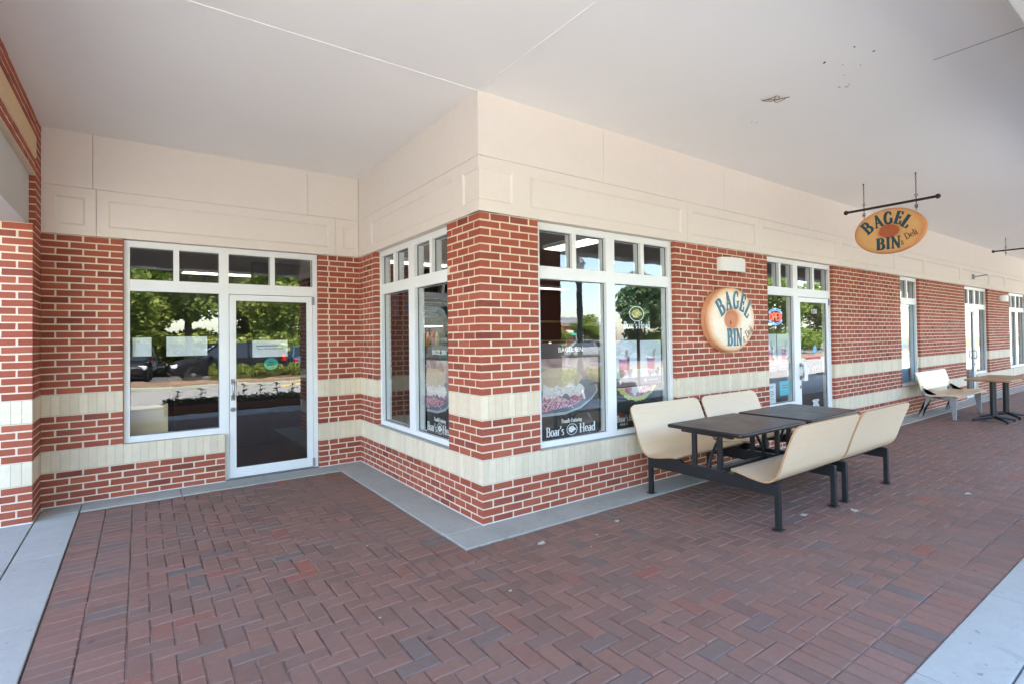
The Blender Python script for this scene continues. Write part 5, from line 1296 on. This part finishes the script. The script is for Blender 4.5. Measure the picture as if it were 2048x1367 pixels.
def car(x, y, rz, paint, suv, label):
    r = tag(empty('parked_car', (x, y, -0.125), rz), label, 'car', 'cars parked across the lane')
    L = 4.6; W = 0.92
    H = 1.68 if suv else 1.44; belt = 1.02 if suv else 0.92; hood = 0.98 if suv else 0.82
    st = [(-2.30, .42, .72, .80), (-2.24, .30, belt-.08, .90), (-1.9, .26, belt, .97), (-0.9, .24, belt+.02, 1.0), (0.6, .24, belt, 1.0), (1.1, .25, belt-.03, 1.0), (1.7, .27, hood-.04, .97), (2.15, .30, hood-.14, .90), (2.30, .42, hood-.30, .78)]
    q = MB(); vs = []
    for xx, zb, zt, ws in st:
        w_ = W*ws; zm = zb+(zt-zb)*.55
        ring = [(-w_*.9, zb), (-w_, zb+.10), (-w_*1.0, zm), (-w_*.95, zt-.06), (-w_*.86, zt), (w_*.86, zt), (w_*.95, zt-.06), (w_*1.0, zm), (w_, zb+.10), (w_*.9, zb)]
        vs += [(xx, a_, b_) for a_, b_ in ring]
    fs = []; n = 10
    for i in range(len(st)-1):
        for j in range(n): fs.append((i*n+j, i*n+(j+1) % n, (i+1)*n+(j+1) % n, (i+1)*n+j))
    fs += [tuple(range(n)), tuple(range((len(st)-1)*n, len(st)*n))]
    q.add(vs, fs); body = q.build('body', paint, r, smooth=True)
    # cabin
    cs = [(-2.12 if suv else -1.75, belt-.02, .84), (-1.92 if suv else -1.15, H-.06, .70), (-1.2 if suv else -0.5, H, .70), (0.1, H-.01, .70), (0.45, H-.05, .69), (1.28, belt-.02, .82)]
    q = MB(); vs = []
    for xx, zt, hw in cs: vs += [(xx, -hw*.98 if zt < H-.2 else -hw, zt), (xx, hw*.98 if zt < H-.2 else hw, zt)]
    b0 = len(vs); zs_ = belt-.03
    base = [(-2.12 if suv else -1.75, .84), (-1.6, .85), (-0.8, .86), (0.1, .86), (0.6, .86), (1.28, .82)]
    for xx, hw in base: vs += [(xx, -hw, zs_), (xx, hw, zs_)]
    fs = []
    for i in range(5):
        fs += [(2*i, 2*i+1, 2*i+3, 2*i+2), (2*i, 2*i+2, b0+2*i+2, b0+2*i), (2*i+1, b0+2*i+1, b0+2*i+3, 2*i+3)]
    fs += [(0, b0, b0+1, 1), (10, 11, b0+11, b0+10)]
    q.add(vs, fs); q.build('cabin_glass', 'car_glass', r, smooth=True)
    q = MB(); rp = [(c_[0], c_[1]) for c_ in cs[1:5]]
    vs = []
    for xx, zt in rp: vs += [(xx, -.715, zt-.03), (xx, -.66, zt+.018), (xx, .66, zt+.018), (xx, .715, zt-.03)]
    q.add(vs, [(i*4+j, i*4+j+1, (i+1)*4+j+1, (i+1)*4+j) for i in range(3) for j in range(3)]); q.build('roof', paint, r, smooth=True)
    q = MB()
    for s_ in (-1, 1):
        for (xa, za, ya), (xb, zb2, yb) in (((cs[0][0], belt, .85), (cs[1][0], H-.05, .71)), ((-0.75, belt, .865), (-0.78, H-.02, .715)), ((0.25, belt, .865), (0.15, H-.02, .712)), ((1.27, belt-.02, .83), (0.45, H-.05, .70))):
            q.tube([(xa, s_*ya, za-.03), (xb, s_*yb, zb2)], 0.04, 6)
    q.build('pillar', paint, r, smooth=True)
    for wx in (-1.38, 1.42):
        for s_ in (-1, 1):
            w0 = empty('wheel', (wx, s_*0.80, 0.335)); w0.parent = r
            q = MB(); q.lathe([(0.20, -.10), (0.31, -.11), (0.335, -.08), (0.335, .08), (0.31, .11), (0.20, .10)], 22, (0, 0, 0), 'y'); q.build('tyre', 'tyre', w0, smooth=True)
            q = MB(); q.lathe([(0.03, -.105), (0.20, -.09), (0.205, .09), (0.03, .105)], 16, (0, 0, 0), 'y'); q.build('rim', 'rim', w0, smooth=True)
    for s_ in (-1, 1):
        q = MB(); q.box(-2.33, -2.12, s_*.78-.10, s_*.78+.10, belt-.28, belt+(.10 if suv else -.08)); q.build('tail_light', 'tail_red', r, bevel=0.03)
        q = MB(); q.box(2.02, 2.24, s_*.70-.14, s_*.70+.14, hood-.34, hood-.20); q.build('head_light', 'head_lamp', r, bevel=0.03)
        q = MB(); q.box(0.72, 0.86, s_*1.0-.09, s_*1.0+.09, belt-.02, belt+.12); q.build('mirror', paint, r, bevel=0.03)
    q = MB(); q.box(-2.335, -2.30, -.26, .26, .62, .75); q.build('plate', 'plate', r)
    return r
PI = math.pi
car(-2.75, -20.4, PI/2+0.05, 'paint_black', True, 'black sport utility car with red tail lights mirrored at the left')
car(0.95, -18.75, PI-0.06, 'paint_black', True, 'black car parked askew and mirrored side on in the recess window')
car(4.6, -20.3, -PI/2, 'paint_blue', False, 'blue sedan mirrored behind the hedge in the recess door')
car(7.2, -20.3, -PI/2, 'paint_silver', False, 'silver sedan mirrored at the right of the recess door')
car(0.4, -26.5, PI/2, 'paint_grey', True, 'grey car in the second row behind the black ones')
car(-2.4, -26.6, PI/2, 'paint_pearl', False, 'white car in the second row at the left')
car(5.7, -26.5, -PI/2, 'paint_red', False, 'dark red car in the second row')
car(8.4, -26.5, PI/2, 'paint_pearl', True, 'white car in the second row at the right')
car(26.8, -28.2, 0.6, 'paint_silver', False, 'silver car near the bluish tree mirrored in the front window')
car(-6.0, -20.3, PI/2, 'paint_grey', False, 'grey sedan at the left end of the front row')
car(34.5, -30.5, 0.2, 'paint_grey', False, 'grey car before the far shops mirrored in the front window')
# lamp post
lpst = tag(empty('street_lamp', (9.05, -9.0, -0.13)), 'dark lamp post with a lantern mirrored in the front window', 'street lamp')
q = MB(); q.lathe([(0.19, 0.0), (0.19, 0.35), (0.12, 0.45), (0.095, 0.9), (0.085, 3.45), (0.12, 3.5), (0.10, 3.6)], 16); q.build('post', 'lamp_post', lpst, smooth=True)
q = MB(); q.lathe([(0.10, 3.6), (0.20, 4.05), (0.06, 4.1)], 12); q.build('lantern', 'frosted', lpst, smooth=True)
q = MB(); q.lathe([(0.25, 4.06), (0.14, 4.22), (0.02, 4.4)], 12); q.build('lantern_cap', 'lamp_post', lpst, smooth=True)
# far shops
fs_ = tag(empty('far_shops', (74.0, -85.0, -0.15)), 'single storey brick shops with a grey roof across the car park', 'building')
q = MB(); q.box(-16, 12, -8, 0, 0, 4.2); q.build('wall', 'far_brick', fs_)
q = MB(); q.box(-16.3, 12.3, -8.3, 0.35, 4.2, 4.6); q.build('cornice', 'far_trim', fs_)
q = MB(); q.prism([(-8.6, 4.6), (0.6, 4.6), (-4.0, 6.3)], 'x', -13, 8); q.build('roof', 'roof_shingle', fs_)
q = MB(); q.box(-15.8, 11.8, 0.001, 0.04, 2.7, 3.3); q.build('sign_band', 'far_trim', fs_)
for i in range(8):
    x_ = -14.6+i*3.4
    wf = MB().box(x_-.95, x_+.95, 0.002, 0.05, 0.3, 2.6).build('window_frame', 'far_trim', fs_)
    MB().box(x_-.82, x_+.82, 0.045, 0.06, 0.42, 2.48).build('window', 'far_glass', wf)
q = MB(); q.prism([(0.05, 2.7), (1.1, 2.1), (1.1, 2.05), (0.05, 2.6)], 'x', -3.2, -0.4); q.build('awning', 'awning_green', fs_)
q = MB(); q.prism([(0.05, 2.7), (1.1, 2.1), (1.1, 2.05), (0.05, 2.6)], 'x', -6.6, -3.6); q.build('awning', 'awning_orange', fs_)
# planter at the arcade edge
pl_ = tag(empty('planter_box', (0.6, -4.4, -0.12)), 'long low terracotta planter outside the arcade edge mirrored in the recess glass', 'planter')
q = MB(); q.prism([(-0.22, 0.0), (0.20, 0.0), (0.24, 0.27), (-0.26, 0.27)], 'x', -2.45, 2.6); q.build('trough', 'terracotta', pl_, bevel=0.012)
q = MB(); q.box(-2.42, 2.57, -0.22, 0.20, 0.271, 0.276); q.build('soil', 'soil', pl_)
pr = random.Random(31)
def plant(x_, y_, h_, nleaf, size, label, flower=False):
    r = tag(empty('leafy_plant', (x_, y_, 0.155)), label, 'plant', 'plants in the planter box')
    s_ = MB(); s_.tube([(0, 0, 0), (0.01, 0.005, h_*.5), (0.0, 0.0, h_)], 0.006, 6); s_.build('stem', 'leaf_dark', r)
    for i in range(nleaf):
        a_ = i*2.4+pr.uniform(-.3, .3); z_ = h_*(0.35+0.65*i/max(1, nleaf-1)); l_ = size*pr.uniform(.75, 1.15)
        q = MB(); c_, sn = math.cos(a_), math.sin(a_); pts = []
        for t_, w_, zz in ((0.05, .05, 0), (0.3, .30, .10), (0.6, .36, .16), (0.85, .22, .12), (1.0, .02, .05)):
            for s2 in (-1, 1): pts.append((c_*t_*l_-sn*s2*w_*l_, sn*t_*l_+c_*s2*w_*l_, z_+zz*l_*1.6))
        q.add(pts, [(2*k_, 2*k_+1, 2*k_+3, 2*k_+2) for k_ in range(4)]); q.build('leaf', 'leaf_dark', r)
    if flower:
        q = MB(); q.sphere((0, 0, h_+.01), 0.022, 8, 6); q.build('flower', 'petal', r, smooth=True)
for i, (x_, h_, fl_) in enumerate(((-1.60, .30, 0), (-1.16, .34, 0), (-0.72, .40, 1), (-0.30, .38, 1), (0.06, .36, 0), (0.42, .40, 1), (0.80, .34, 0))):
    plant(x_, -4.40+pr.uniform(-.05, .05), h_, 7, 0.14, 'leafy plant number %s from the left in the terracotta planter' % ('one', 'two', 'three', 'four', 'five', 'six', 'seven')[i], fl_)
gc = foliage([((0.28*i-2.3, 0, 0.33), (.22, .20, .10)) for i in range(17)], 5200, 0.034, 77); stuff(gc.build('ground_cover', 'leaf_dark', pl_, attr=True, recalc=False))
